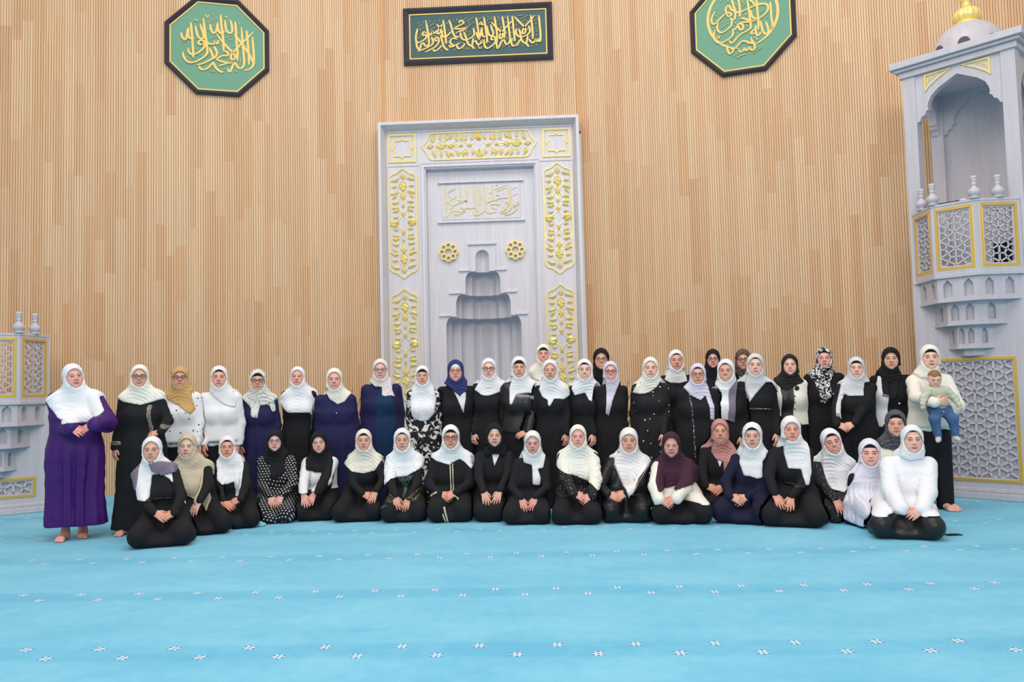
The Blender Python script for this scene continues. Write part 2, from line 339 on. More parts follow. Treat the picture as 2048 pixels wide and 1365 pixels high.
INS_R=[[[[442,282],[447,166],[451,22],[460,-94],[446,-184]],[[282,-4],[295,-92],[315,-182],[354,-232],[395,-197],[385,-109],[362,-26]],[[206,-62],[205,-148],[219,-223],[253,-229],[282,-183]],[[194,-189],[133,-185],[141,-158],[190,-124]],[[231,396],[239,264],[244,147],[250,45],[250,-55],[243,-148]],[[233,280],[314,271],[373,252],[405,210],[396,140],[340,86],[264,43],[203,47],[158,92],[146,152],[141,196]],[[374,256],[280,263],[205,256],[143,239],[74,223],[5,200],[-64,199],[-118,231],[-158,267],[-196,333],[-232,318],[-248,263],[-228,222],[-174,205],[-168,167],[-210,161],[-243,211]],[[-156,472],[-127,335],[-103,242],[-100,162],[-116,99],[-157,92],[-183,134]],[[-47,450],[-32,316],[-25,220],[-31,149],[-36,121]],[[89,423],[104,290],[114,187],[123,69],[132,-34],[126,-98],[74,-131],[-9,-160],[-80,-205],[-137,-268],[-179,-289],[-219,-239]],[[-40,92],[21,81],[88,47],[155,20],[215,9],[134,9],[52,17],[-16,15],[-58,1],[-80,-38],[-116,-75],[-157,-68]],[[-44,-1],[-3,-9],[15,-56],[-7,-102],[-47,-73],[-52,-29]],[[-228,222],[-300,177],[-357,130],[-401,86],[-443,72],[-477,115],[-467,194],[-415,280]],[[-150,106],[-160,35],[-175,-6],[-225,-48],[-296,-86],[-345,-85],[-385,-34],[-389,33],[-366,80]],[[-150,-76],[-145,-128],[-175,-188],[-239,-228],[-323,-257],[-386,-246],[-433,-194],[-451,-117],[-426,-26]],[[124,-241],[141,-309],[173,-373],[177,-431],[149,-462],[109,-433],[90,-401],[75,-442],[41,-450],[22,-411],[-7,-449],[-48,-457],[-67,-410]],[[-242,-315],[-245,-387],[-213,-458],[-172,-443],[-142,-397]],[[60,-302],[75,-355]],[[128,365],[180,319],[205,256]],[[173,-358],[120,-342],[53,-305],[-14,-289],[-71,-337],[-128,-385],[-197,-391]]],[[[-317,82],[-300,75]],[[-261,97],[-244,90]],[[-277,-141],[-260,-148]],[[60,-223],[64,-245]],[[96,-507],[109,-516]],[[327,175],[340,169]],[[-301,313],[-297,294]],[[-406,307],[-388,333]],[[-463,32],[-456,12]],[[483,109],[494,97]],[[41,150],[58,150],[50,133]],[[178,167],[194,150]],[[-20,-248],[-13,-260]],[[-349,-22],[-215,45]],[[1,266],[71,311]],[[274,120],[329,160]],[[-168,-516],[-77,-474]],[[-107,-548],[-23,-515],[45,-509]],[[147,-512],[292,-429]],[[-402,-133],[-373,-182],[-353,-127]],[[178,-251],[204,-270],[223,-309]],[[-124,64],[-92,8]],[[-92,357],[-67,301]],[[57,-34],[83,-68]],[[-417,214],[-390,187]],[[-360,233],[-357,221]],[[-478,-17],[-466,-70]],[[378,36],[405,38]],[[-91,-145],[-85,-161]],[[-316,-429],[-337,-415]],[[12,380],[37,325]],[[-221,418],[-194,399]],[[-332,418],[-310,443]],[[231,-426],[211,-429]]]]
INS_M=[[[[-643,270],[-634,112],[-622,-46],[-616,-156]],[[-665,-249],[-606,-251],[-566,-205],[-511,-160],[-448,-146],[-363,-173],[-292,-168],[-363,-204],[-450,-217],[-488,-208]],[[-419,112],[-483,67],[-554,23],[-532,-33],[-501,-66],[-525,-104],[-565,-119]],[[-617,-22],[-554,23]],[[-377,284],[-367,181],[-357,94]],[[-275,272],[-262,177],[-256,59],[-257,4]],[[-421,34],[-343,23],[-250,12],[-359,-8],[-454,-44],[-501,-66]],[[-142,283],[-130,133],[-110,-33],[-81,-128],[-59,-184]],[[-49,280],[-36,130],[-25,-67]],[[53,268],[64,87],[68,-71],[82,-165],[120,-206],[198,-201],[252,-195]],[[-361,-94],[-299,-120],[-236,-107],[-174,-117],[-112,-103],[-74,-144]],[[-144,-173],[-122,-221],[-76,-238],[-5,-209],[51,-164]],[[185,279],[197,121],[203,19]],[[85,-40],[155,-3],[257,17],[335,46],[452,49]],[[259,95],[321,93]],[[154,-66],[232,-53],[325,-72]],[[176,-114],[253,-148]],[[419,-44],[450,-29],[465,-61],[441,-99],[400,-161],[330,-197],[407,-216],[509,-157]],[[496,260],[504,110],[516,-47],[517,-149]],[[605,-50],[629,-28],[644,-60],[612,-90],[565,-104],[595,-121],[602,-160],[539,-213],[476,-242],[398,-255]]],[[[380,126],[403,118]],[[-180,-18],[-165,-31]],[[-205,278],[-194,250]],[[-204,152],[-184,135]],[[-224,-237],[-185,-246]],[[-598,150],[-432,239]],[[-558,188],[-479,233]],[[222,191],[458,269]],[[260,158],[441,223]],[[533,188],[635,231]],[[546,77],[633,121]],[[247,269],[286,271]],[[114,242],[121,211]],[[127,124],[175,154]],[[-426,-234],[-395,-243]],[[2,105],[24,25]],[[-560,109],[-537,93]],[[357,-18],[373,-11]],[[126,61],[141,53]],[[371,-113],[378,-129]]]]


def ring_loop(loop, ins):           # inset a convex loop about its centroid by distance ins (mitred)
    n = len(loop); out = []
    for i in range(n):
        a, b, c = Vector(loop[i-1]), Vector(loop[i]), Vector(loop[(i+1) % n])
        d1 = (b-a).normalized(); d2 = (c-b).normalized()
        n1 = Vector((-d1.y, d1.x)); n2 = Vector((-d2.y, d2.x))
        k = (n1+n2); k = k/(max(0.3, 1+n1.dot(n2)))
        p = b+k*ins; out.append((p.x, p.y))
    return out
def picture(name, loc, rz, outer, label, field, fw_, strokes, wt, wn, extra=None):
    r = empty(name, loc, rz, None, label, 'framed calligraphy')
    i1 = ring_loop(outer, fw_); i0 = ring_loop(outer, fw_*0.4)
    # moulded frame: outer slope, ridge, inner slope
    n = len(outer); mb = MB()
    L = [(outer, 0.0), (outer, -0.05), (i0, -0.075), (i1, -0.035), (i1, -0.012)]
    vs = [(x, y, z) for lp, y in L for x, z in lp]
    fs = [(k*n+i, k*n+(i+1) % n, (k+1)*n+(i+1) % n, (k+1)*n+i) for k in range(len(L)-1) for i in range(n)]
    mb.add(vs, fs); mb.build('frame', M_FRAME, r)
    i2 = ring_loop(i1, 0.022)
    MB().plate(i1, [i2], -0.03, -0.012).build('gold_fillet', M_LETTER, r)
    MB().prism(i1, -0.016, -0.002).build('field', field, r)
    mb = MB(); ink(mb, strokes[0], wt, -0.028, 0.012); ink(mb, strokes[1], wn, -0.026, 0.010)
    if extra: extra(mb)
    mb.build('inscription', M_LETTER, r)
    return r
def octagon(ap):
    k = ap*math.tan(PI/8)
    return [(-k,-ap),(k,-ap),(ap,-k),(ap,k),(k,ap),(-k,ap),(-ap,k),(-ap,-k)]
def on_left(s, off): return (XL+s*math.cos(A18)+off*math.sin(A18), ZC+s*math.sin(A18)-off*math.cos(A18))
def on_right(s, off): return (XR+s*math.cos(A18)-off*math.sin(A18), ZC-s*math.sin(A18)-off*math.cos(A18))
x, y = on_left(-2.70, 0.016)
picture('octagonal_picture', (x, y, 7.295), A18, octagon(0.82), 'octagonal green picture on the left wall with two-tier gold lettering and no ring', M_GREEN, 0.075, INS_L, 0.040, 0.018)
x, y = on_right(2.747, 0.016)
def ring(mb):
    pts = []
    o0 = []; o1 = []
    N_ = 72
    for i in range(N_+1):
        a = math.radians(-71 + i*333/N_)
        o0.append((0.008+0.545*math.cos(a)*1.0, 0.135+0.535*math.sin(a)))
    st = [[(int(a*1000), int(b*1000)) for a, b in o0]]
    ink(mb, st, 0.046, -0.028, 0.012, nib=0.0)
picture('octagonal_picture', (x, y, 7.28), -A18, octagon(0.82), 'octagonal green picture on the right wall with gold lettering inside a ring', M_GREEN, 0.075, INS_R, 0.036, 0.016, ring)
picture('rectangular_picture', (-1.124, ZC-0.016, 7.683), 0, [(-1.30,-0.505),(1.30,-0.505),(1.30,0.505),(-1.30,0.505)], 'long black-framed dark teal picture with gold lettering above the prayer niche', M_TEAL, 0.10, INS_C, 0.036, 0.016)

# ------------------------------------------------------------------ mihrab (prayer niche) in the back wall
MX = -1.142
mih = empty('prayer_niche', (MX, ZC, 0), 0, None, 'tall white marble prayer niche with gold arabesque panels behind the group', 'prayer niche')
HW, HT = 1.71, 6.10
# outer lip, band, inner return
mb = MB()
mb.plate([(-HW,0),(-HW+0.055,0),(-HW+0.055,HT-0.055),(HW-0.055,HT-0.055),(HW-0.055,0),(HW,0),(HW,HT),(-HW,HT)], [], -0.32, 0.1)
mb.build('outer_frame', M_MARBLE, mih, bevel=0.008)
# bevelled returns between lip and band
mb = MB()
o1, o2 = HW-0.055, HW-0.11
vs = [(-o1,-0.30,0),(-o2,-0.12,0),(-o1,-0.30,HT-0.055),(-o2,-0.12,HT-0.11),(o1,-0.30,HT-0.055),(o2,-0.12,HT-0.11),(o1,-0.30,0),(o2,-0.12,0)]
mb.add(vs, [(0,1,3,2),(2,3,5,4),(4,5,7,6)]); mb.build('frame_splay', M_MARBLE, mih)
IW, IT = 0.955, 5.345
mb = MB().plate([(-o2,0),(-IW-0.05,0),(-IW-0.05,IT+0.05),(IW+0.05,IT+0.05),(IW+0.05,0),(o2,0),(o2,HT-0.11),(-o2,HT-0.11)], [], -0.12, 0.05)
mb.build('band', M_MARBLE, mih)
mb = MB()    # inner moulding
for k, (wd, y) in enumerate(((0.05, -0.135), (0.025, -0.10))):
    a = IW+0.05-k*0.05; t = IT+0.05-k*0.05
    mb.plate([(-a,0),(-a+wd,0),(-a+wd,t-wd),(a-wd,t-wd),(a-wd,0),(a,0),(a,t),(-a,t)], [], y, 0.05)
mb.build('inner_moulding', M_MARBLE, mih)
# thin raised fillets of the band
mb = MB()
for sx in (-1, 1):
    for x in (1.025, 1.585):
        mb.box(sx*x-0.012, sx*x+0.012, -0.135, -0.115, 0, 5.375)
    mb.box(min(sx*1.02, sx*1.60), max(sx*1.02, sx*1.60), -0.135, -0.12, 5.375, 5.405)
mb.box(-1.02, 1.02, -0.135, -0.12, 5.405, 5.43); mb.box(-1.6, 1.6, -0.135, -0.12, 5.965, 5.99)
mb.build('fillet', M_MARBLE, mih)

def ring_plate(name, loop, wd, y0, y1, m, parent):
    return MB().plate(loop, [ring_loop(loop, wd)], y0, y1).build(name, m, parent)
def star8(r, k=0.80):
    # square with a small point breaking out of the middle of each side
    s = r*k; q = r*0.20; out = []
    for i in range(4):
        c_, s_ = math.cos(i*PI/2), math.sin(i*PI/2)
        for (x, z) in ((-s,-s),(-q,-s),(0,-r),(q,-s)):
            out.append((x*c_-z*s_, x*s_+z*c_))
    return out
def cartouche(hl, hw):          # long axis z, half length hl, half width hw, ogee tips
    sh = hl-0.20
    right = [(hw, -sh), (hw, sh), (hw*0.93, sh+0.05), (hw*0.78, sh+0.085), (hw*0.52, sh+0.105), (hw*0.40, sh+0.125), (hw*0.2, sh+0.165)]
    top = [(0, hl)]
    left = [(-x, z) for x, z in reversed(right[1:])]
    bl = [(-x, -z) for x, z in right[1:]]
    br = [(x, -z) for x, z in reversed(right[2:])]
    return [(hw, -sh)] + right[1:] + top + left + bl + [(0, -hl)] + br
LEAF = [(470,370,620,425,46),(510,530,610,535,34),(490,640,630,690,44),(520,700,600,785,30),(480,850,605,862,44),(480,958,605,962,40),(480,1010,592,1045,36),(490,1150,582,1152,34),
        (500,1240,640,1262,60),(480,1275,600,1275,40)]
def leaf(mb, x0, z0, x1, z1, wd, y=-0.135, h=0.022):
    d = Vector((x1-x0, z1-z0)); L = d.length; d.normalize(); n = Vector((-d.y, d.x))
    P = Vector((x0, z0)); vs = []; prof = ((0,0.05),(0.22,0.8),(0.45,1.0),(0.72,0.55),(1.0,0.0))
    o = []
    for t, k in prof:
        bend = n*(0.10*L*math.sin(t*PI)); c = P+d*(L*t)+bend
        a = c+n*wd*k/2; b = c-n*wd*k/2
        vs += [(a.x, y+0.004, a.y), (c.x, y-h*(0.3+0.7*k), c.y), (b.x, y+0.004, b.y)]
    fs = []
    for i in range(len(prof)-1):
        q = 3*i
        fs += [(q, q+1, q+4, q+3), (q+1, q+2, q+5, q+4)]
    # orientation towards the front
    mb.add(vs, fs)
def arabesque(mb, hl, T):
    k = 0.00095; kz = hl/1110
    def P(x, z): return T((x-405)*0.00098, (1275-z)*kz)
    for (x0, z0, x1, z1, wd) in LEAF:
        for sx in (1, -1):
            for sz in (1, -1):
                a = P(405+sx*(x0-405), 1275+sz*(z0-1275)); b = P(405+sx*(x1-405), 1275+sz*(z1-1275))
                leaf(mb, *a, *b, wd*k*1.75)
    for sz in (1, -1):
        for z, s in ((330, 60), (545, 90), (735, 66), (1090, 46), (930, 34)):
            zz = 1275+sz*(z-1275)
            for ang in (0, PI/2, PI, -PI/2):
                a = P(405, zz); b = P(405+s*0.75*math.cos(ang), zz+s*1.15*math.sin(ang)); leaf(mb, *a, *b, s*k*1.1)
        for sx in (1, -1):
            # stems as slim raised strips
            for path in ([(405,420),(470,470),(500,560),(470,640),(430,700),(470,800)],[(470,800),(520,900),(470,990),(430,1060),(405,1110)],[(405,1120),(470,1190),(540,1255)],
                         [(630,690),(645,800),(620,900),(640,1000),(640,1150)],[(405,560),(440,640),(405,690),(430,840),(405,900)]):
                q = [P(405+sx*(x-405), 1275+sz*(z-1275)) for x, z in path]
                Q = smooth_line(q, 3)
                for i in range(len(Q)-1): mb.bar(Q[i], Q[i+1], 0.009, -0.132, -0.118)
def xz(cx, cz): return lambda x, z: (cx+x, cz+z)
for sx in (-1, 1):
    cx = sx*1.325
    for cz, nm in ((4.39, 'u'), (2.305, 'l')):
        loop = [(cx+x, cz+z) for x, z in cartouche(0.965, 0.25)]
        ring_plate('cartouche_frame', loop, 0.025, -0.140, -0.118, M_GOLDP, mih)
        mb = MB(); arabesque(mb, 0.955, xz(cx, cz)); mb.build('arabesque', M_GOLD, mih, kind='stuff')
    sq = [(cx-0.243, 5.44), (cx+0.243, 5.44), (cx+0.243, 5.94), (cx-0.243, 5.94)]
    ring_plate('gold_square', sq, 0.036, -0.140, -0.118, M_GOLDP, mih)
    ring_plate('gold_star', [(cx+x, 5.69+z) for x, z in star8(0.185)], 0.026, -0.138, -0.118, M_GOLDP, mih)
    # rosette of eight loops
    mb = MB()
    for i in range(8):
        a = i*PI/4; ccx, ccz = sx*0.575+0.112*math.cos(a), 3.885+0.112*math.sin(a)
        N_ = 14; out = [(ccx+0.058*math.cos(2*PI*t/N_), ccz+0.058*math.sin(2*PI*t/N_)) for t in range(N_)]
        mb.plate(out, [[(ccx+0.033*math.cos(2*PI*t/N_), ccz+0.033*math.sin(2*PI*t/N_)) for t in range(N_)]], -0.012+0.001*(i % 2), 0.06)
    o = mb.build('rosette', M_GOLDP, mih)
loop = [(z, 5.70+x) for x, z in cartouche(0.995, 0.245)]; loop.reverse()
ring_plate('cartouche_frame', loop, 0.025, -0.140, -0.118, M_GOLDP, mih)
mb = MB(); arabesque(mb, 0.985, lambda x, z: (z, 5.70+x)); mb.build('arabesque', M_GOLD, mih, kind='stuff')

# inner panel with stepped opening
TA = [0.645, 0.468, 0.300, 0.115]; TB = [0.80, 0.55, 0.31, 0.11]; TZ = [0.0, 2.775, 3.160, 3.546, 3.80]
opening = [(-0.645, 0.002)]
for k in range(3):
    a, z1 = TA[k], TZ[k+1]; d = 0.088
    opening += [(-a, z1-0.15), (-a+0.012, z1-0.09), (-a+0.04, z1-0.035), (-a+d, z1-0.004)]
    if k < 2: opening += [(-TA[k+1], z1)]
opening += [(-0.115, 3.546)]
opening += [(0.115*math.cos(t), 3.80+0.115*math.sin(t)) for t in [PI-i*PI/10 for i in range(11)]]
R_ = [(-x, z) for x, z in reversed(opening[:-11])]
opening = opening + R_
clean = []
for p in opening:
    if not clean or (abs(p[0]-clean[-1][0])+abs(p[1]-clean[-1][1])) > 1e-4: clean.append(p)
outer = [(-IW, 0)] + clean + [(IW, 0), (IW, IT), (-IW, IT)]
MB().plate(outer, [], 0.05, 0.10).build('inner_panel', M_MARBLE, mih)
def scallop(a, b, nf, per=6):
    bd = []
    for i in range(nf+1):
        t = PI - PI*i/nf; bd.append(Vector((a*math.cos(t), 0.10+b*math.sin(t))))
    out = []
    for i in range(nf):
        p, q = bd[i], bd[i+1]; d = q-p; n = Vector((-d.y, d.x)).normalized()
        for j in range(per):
            t = j/per; out.append(p+d*t+n*(0.40*d.length*math.sin(t*PI)))
    out.append(bd[-1]); return [(v.x, v.y) for v in out]
nfl = [8, 6, 4, 1]
for k in range(4):
    mb = MB(); c = scallop(TA[k], TB[k], nfl[k], 6*8//nfl[k])
    up = scallop(TA[k+1], TB[k+1], nfl[k], 6*8//nfl[k]) if k < 3 else [(0, 0.12)]*len(c)
    z0, z1 = TZ[k], TZ[k+1]
    rows = []
    cv = 0.19 if k < 3 else 0.0
    rows.append([(x, y, z0) for x, y in c]); rows.append([(x, y, z1-cv) for x, y in c])
    if k < 3:
        for s in (0.3, 0.6, 0.85, 1.0):
            f = (1-math.cos(s*PI/2))*0.22
            rows.append([(x*(1-f)+u*f, y*(1-f)+v*f, z1-cv+cv*math.sin(s*PI/2)) for (x, y), (u, v) in zip(c, up)])
        rows.append([(u, v, z1) for u, v in up])
    else:
        for s in (0.25, 0.5, 0.75, 0.97):
            rows.append([(x*math.cos(s*PI/2), 0.10+(y-0.10)*math.cos(s*PI/2), z1+0.115*math.sin(s*PI/2)) for x, y in c])
    n = len(c)
    for r in rows: mb.v += r
    mb.f = [(j*n+i, j*n+i+1, (j+1)*n+i+1, (j+1)*n+i) for j in range(len(rows)-1) for i in range(n-1)]
    o = mb.build('niche_tier', M_MARBLE, mih, smooth=False)
    o.data.polygons.foreach_set('use_smooth', [False]*len(o.data.polygons))
# ledges
mb = MB()
mb.box(-0.24, 0.24, 0.035, 0.06, 3.546, 4.0) if False else None
for k in range(3):
    a = TA[k]-0.09; z = TZ[k+1]
    for sx in (-1, 1):
        x0, x1 = sorted((sx*a, sx*(a+0.205))); MB().box(x0, x1, 0.015, 0.06, z, z+0.035).build('ledge', M_MARBLE, mih, bevel=0.006)
MB().box(-0.25, 0.25, 0.012, 0.06, 4.0, 4.035).build('ledge', M_MARBLE, mih, bevel=0.006)
for x0, x1, z0, z1 in ((-0.24,-0.225,3.55,4.0),(0.225,0.24,3.55,4.0)):
    MB().box(x0, x1, 0.035, 0.06, z0, z1).build('fillet', M_MARBLE, mih)
# inscription tablet
MB().box(-0.69, 0.69, 0.038, 0.06, 4.452, 5.065).build('tablet', M_MARBLE, mih, bevel=0.006)
for z, hw in ((5.085, 0.74), (4.392, 0.755)):
    MB().box(-hw, hw, 0.0, 0.06, z, z+0.035).build('ledge', M_MARBLE, mih, bevel=0.008)
mb = MB(); ink(mb, INS_M[0], 0.032, 0.030, 0.010); ink(mb, INS_M[1], 0.018, 0.031, 0.010)
mb.v = [(x+0.0075, y, z+4.757) for x, y, z in mb.v]
mb.build('inscription', M_INSM, mih)

# ------------------------------------------------------------------ minbar (right) and preaching desk (left)
def girih(mb, x0, x1, z0, z1, L, wd, ya, yb):
    # triangular lattice of spokes with the hexagons between them, clipped to the panel
    cx = (x0+x1)/2; w_ = L*math.sqrt(3)/2
    def clip(p, q):
        t0, t1 = 0.0, 1.0
        for a, b, lo, hi in ((p[0], q[0], x0, x1), (p[1], q[1], z0, z1)):
            d = b-a
            if abs(d) < 1e-9:
                if a < lo or a > hi: return None
                continue
            u, v = (lo-a)/d, (hi-a)/d
            if u > v: u, v = v, u
            t0, t1 = max(t0, u), min(t1, v)
        if t0 >= t1-1e-6: return None
        f = lambda t: (p[0]+(q[0]-p[0])*t, p[1]+(q[1]-p[1])*t)
        return f(t0), f(t1)
    ni = int((x1-x0)/w_)+3; nj = int((z1-z0)/L)+3
    for i in range(-ni, ni+1):
        for j in range(-1, nj+1):
            x = cx+i*w_; z = z0+0.02+(j+(0.5 if i % 2 else 0.0))*L
            segs = [((x, z), (x, z+L)), ((x, z), (x+w_, z+L/2)), ((x, z), (x+w_, z-L/2))]
            r = L/math.sqrt(3)
            h = [(x+r*math.cos(k*PI/3), z+r*math.sin(k*PI/3)) for k in range(6)]
            segs += [(h[0], h[1]), (h[1], h[2]), (h[2], h[3])]
            for p, q in segs:
                c = clip(p, q)
                if c: mb.bar(c[0], c[1], wd, ya, yb)
def framed_panel(parent, x0, x1, z0, z1, L, wd, back, T=None, deep=0.05, white=0.02):
    # gold frame, white rebate and pierced lattice; local front is y = 0
    g = 0.032
    o = [(x0,z0),(x1,z0),(x1,z1),(x0,z1)]
    a = MB().plate(o, [ring_loop(o, g)], -0.012, 0.04)
    b = MB(); i1 = ring_loop(o, g); b.plate(i1, [ring_loop(i1, white)], 0.005, 0.04)
    girih(b, x0+g+white*0.5, x1-g-white*0.5, z0+g+white*0.5, z1-g-white*0.5, L, wd, 0.008, 0.035)
    c = None
    if back:
        c = MB().box(x0, x1, 0.045, 0.06, z0, z1)
    for q in (a, b, c):
        if q is not None and T is not None: q.xf(T)
    fr = a.build('panel_frame', M_GOLDF, parent, bevel=0.005)
    b.build('lattice', M_MARBLE2, parent, kind='stuff')
    if c: c.build('panel_back', M_MARBLE2, parent)
def half_oct(s): return [(-s*(0.5+math.sqrt(.5)), 0.0), (-s/2, -s*math.sqrt(.5)), (s/2, -s*math.sqrt(.5)), (s*(0.5+math.sqrt(.5)), 0.0)]
def face_T(p, q):      # maps panel x (from 0 at the face centre) and depth onto the vertical face p->q
    d = Vector((q[0]-p[0], q[1]-p[1])).normalized(); c = Vector(((p[0]+q[0])/2, (p[1]+q[1])/2))
    M = Matrix(((d.x, -d.y, 0, c.x), (d.y, d.x, 0, c.y), (0, 0, 1, 0), (0, 0, 0, 1)))
    return M
FIN = [(0.038,0),(0.06,0.004),(0.06,0.018),(0.040,0.026),(0.062,0.045),(0.076,0.075),(0.070,0.105),(0.045,0.130),(0.030,0.148),(0.026,0.165),(0.034,0.172),(0.034,0.180),(0.028,0.186),(0.034,0.215),(0.040,0.225),(0.040,0.236),(0.034,0.242),(0.044,0.250),(0.042,0.272),(0.024,0.285),(0.0,0.288)]
def pocket_face(mb, p, q, z0, z1, n, wd, ht):
    T = face_T(p, q); L = math.hypot(q[0]-p[0], q[1]-p[1]); cz = z0+0.05
    holes = []
    for i in range(n):
        cx = (i+0.5)/n*L-L/2; 
        holes.append([(cx-wd/2, cz), (cx+wd/2, cz), (cx+wd/2, cz+ht*0.72), (cx, cz+ht), (cx-wd/2, cz+ht*0.72)])
    a = MB().plate([(-L/2, z0), (L/2, z0), (L/2, z1), (-L/2, z1)], holes, 0.0, 0.055)
    a.box(-L/2+0.03, L/2-0.03, 0.055, 0.06, z0, z1)
    a.xf(T); mb.add(a.v, a.f)
def pulpit(root, pz0, pz1, tiers, pan, depth, tall):
    BW = 0.675
    p = [(-BW, 0), (BW, 0), (BW, depth), (-BW, depth)]
    mb = MB()
    mb.plate([(-BW, 0), (BW, 0), (BW, pz0), (-BW, pz0)], [[(-0.485, pan[0]), (0.485, pan[0]), (0.485, pan[1]), (-0.485, pan[1])]], 0.0, 0.10)
    mb.box(-BW, -BW+0.1, 0.10, depth, 0, pz0); mb.box(BW-0.1, BW, 0.10, depth, 0, pz0); mb.box(-BW, BW, depth-0.1, depth, 0, pz0)
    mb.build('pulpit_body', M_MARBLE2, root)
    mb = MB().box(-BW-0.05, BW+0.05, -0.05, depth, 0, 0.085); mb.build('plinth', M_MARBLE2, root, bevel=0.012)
    mb = MB().box(-BW-0.022, BW+0.022, -0.022, depth, 0.085, 0.135); mb.build('plinth', M_MARBLE2, root, bevel=0.01)
    framed_panel(root, -0.49, 0.49, pan[0], pan[1], 0.265, 0.030, True)
    # corbelled tiers with pointed pockets
    ss = [0.482, 0.344, 0.215]; nn = [(2,2,2), (1,2,1), (1,2,1)]; tops = [pz0] + tiers[:-1]
    for k in range(3):
        h = half_oct(ss[k]); z0, z1 = tiers[k], tops[k]
        mb = MB()
        for i in range(3):
            pocket_face(mb, h[i], h[i+1], z0, z1, nn[k][i], (0.105, 0.095, 0.07)[k], (0.215, 0.21, 0.20)[k])
        hi = half_oct(ss[k]-0.05); 
        mb.build('corbel_tier', M_MARBLE2, root)
        hb = half_oct(ss[k]+0.012)
        MB().vprism(hb + [(hb[3][0], 0.05), (hb[0][0], 0.05)], z0-0.012, z0+0.012).build('ledge', M_MARBLE2, root)
    h = half_oct(0.12)
    MB().vprism(h+[(h[3][0], 0.05), (h[0][0], 0.05)], tiers[2]-0.10, tiers[2]-0.012).build('corbel_foot', M_MARBLE2, root)
    # parapet
    h = half_oct(0.524)
    base = [(x*1.01, y*1.015) for x, y in h]
    MB().vprism(base+[(base[3][0], 0.06), (base[0][0], 0.06)], pz0-0.02, pz0+0.03).build('parapet_base', M_MARBLE2, root, bevel=0.006)
    MB().box(-BW+0.02, BW-0.02, -0.02, depth, pz0-0.02, pz0+0.02).build('pulpit_floor', M_MARBLE2, root)
    for i in range(3):
        T = face_T(h[i], h[i+1]); L = 0.524
        o = [(-L/2, pz0+0.03), (L/2, pz0+0.03), (L/2, pz1-0.03), (-L/2, pz1-0.03)]
        q = (-0.222, 0.222, pz0+0.075, pz1-0.057)
        a = MB().plate(o, [[(q[0], q[2]), (q[1], q[2]), (q[1], q[3]), (q[0], q[3])]], 0.0, 0.05); a.xf(T)
        a.build('parapet_face', M_MARBLE2, root)
        framed_panel(root, q[0], q[1], q[2], q[3], 0.207, 0.0165, False, T @ Matrix.Translation((0, 0.012, 0)))
    hc = [(x*1.015, y*1.02) for x, y in h]; hi = [(x*0.86, y*0.80) for x, y in h]
    mb = MB()
    for i in range(3):
        mb.vprism([hc[i], hc[i+1], hi[i+1], hi[i]], pz1-0.03, pz1)
    mb.build('parapet_cap', M_MARBLE2, root, bevel=0.005)
    for sx in (-1, 1):
        mb = MB().box(min(sx*0.585, sx*0.64), max(sx*0.585, sx*0.64), 0.0, depth, pz0, pz1); mb.build('side_parapet', M_MARBLE2, root)
    # turned finials on the cap
    spots = [(h[1][0]*0.93, h[1][1]*0.93), (h[2][0]*0.93, h[2][1]*0.93)]
    for sx in (-1, 1):
        spots.append((sx*(0.262+0.3705*0.56)*0.95, -0.3705*(1-0.56)*0.95))
    proto = None
    for (x, y) in spots:
        if proto is None: f = proto = MB().lathe(FIN, 16).build('finial', M_MARBLE2, root, smooth=True)
        else: f = copy_obj(proto, root)
        f.location = (x, y, pz1)
A38 = math.radians(38)
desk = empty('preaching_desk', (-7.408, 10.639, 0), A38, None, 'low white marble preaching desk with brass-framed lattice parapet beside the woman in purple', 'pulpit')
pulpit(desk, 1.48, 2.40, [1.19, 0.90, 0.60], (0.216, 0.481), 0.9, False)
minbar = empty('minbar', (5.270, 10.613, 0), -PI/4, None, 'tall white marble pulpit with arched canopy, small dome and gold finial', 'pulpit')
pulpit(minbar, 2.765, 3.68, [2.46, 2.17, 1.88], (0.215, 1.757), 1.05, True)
D = 1.05; CW = 0.165
for i, (x, y) in enumerate(((-0.675, 0), (0.675-CW, 0), (-0.675, D-CW), (0.675-CW, D-CW))):
    MB().box(x, x+CW, y, y+CW, 2.765, 5.60).build('column', M_MARBLE2, minbar, bevel=0.006)
half = [(0.0, 5.405), (0.10, 5.355), (0.235, 5.285), (0.325, 5.205), (0.366, 5.12), (0.372, 5.065), (0.362, 5.035), (0.395, 5.02), (0.41, 4.975), (0.455, 4.955), (0.48, 4.90), (0.512, 4.895)]
arch_o = [(-0.512, 5.60), (-0.512, 4.895)] + [(-x, z) for x, z in reversed(half[1:-1])] + half[:-1] + [(0.512, 4.895), (0.512, 5.60)]
for nm, M in (('f', Matrix.Translation((0, 0.02, 0))), ('b', Matrix.Translation((0, D-0.12, 0)))):
    mb = MB().plate(arch_o, [], 0.0, 0.10); mb.xf(M); mb.build('arch_panel', M_MARBLE2, minbar)
MB().box(-0.675+CW*.5, 0.675-CW*.5, D-0.06, D-0.02, 2.78, 5.5).build('back_panel', M_MARBLE2, minbar)
sd = [((x)*(D-2*CW)/2/0.512, z) for x, z in arch_o]
for sx in (-1, 1):
    M = Matrix.Translation((sx*0.60, D/2, 0)) @ Matrix.Rotation(sx*PI/2, 4, 'Z') @ Matrix.Translation((0, -0.05, 0))
    mb = MB().plate(sd, [], 0.0, 0.10); mb.xf(M); mb.build('arch_panel', M_MARBLE2, minbar)
for k, (e_, z0, z1) in enumerate(((0.03, 5.52, 5.60), (0.075, 5.60, 5.64), (0.12, 5.64, 5.73))):
    MB().box(-0.675-e_, 0.675+e_, -e_, D+e_, z0, z1).build('cornice', M_MARBLE2, minbar, bevel=0.008)
MB().box(-0.6, 0.6, 0.05, D-0.05, 5.44, 5.52).build('canopy_ceiling', M_MARBLE2, minbar)
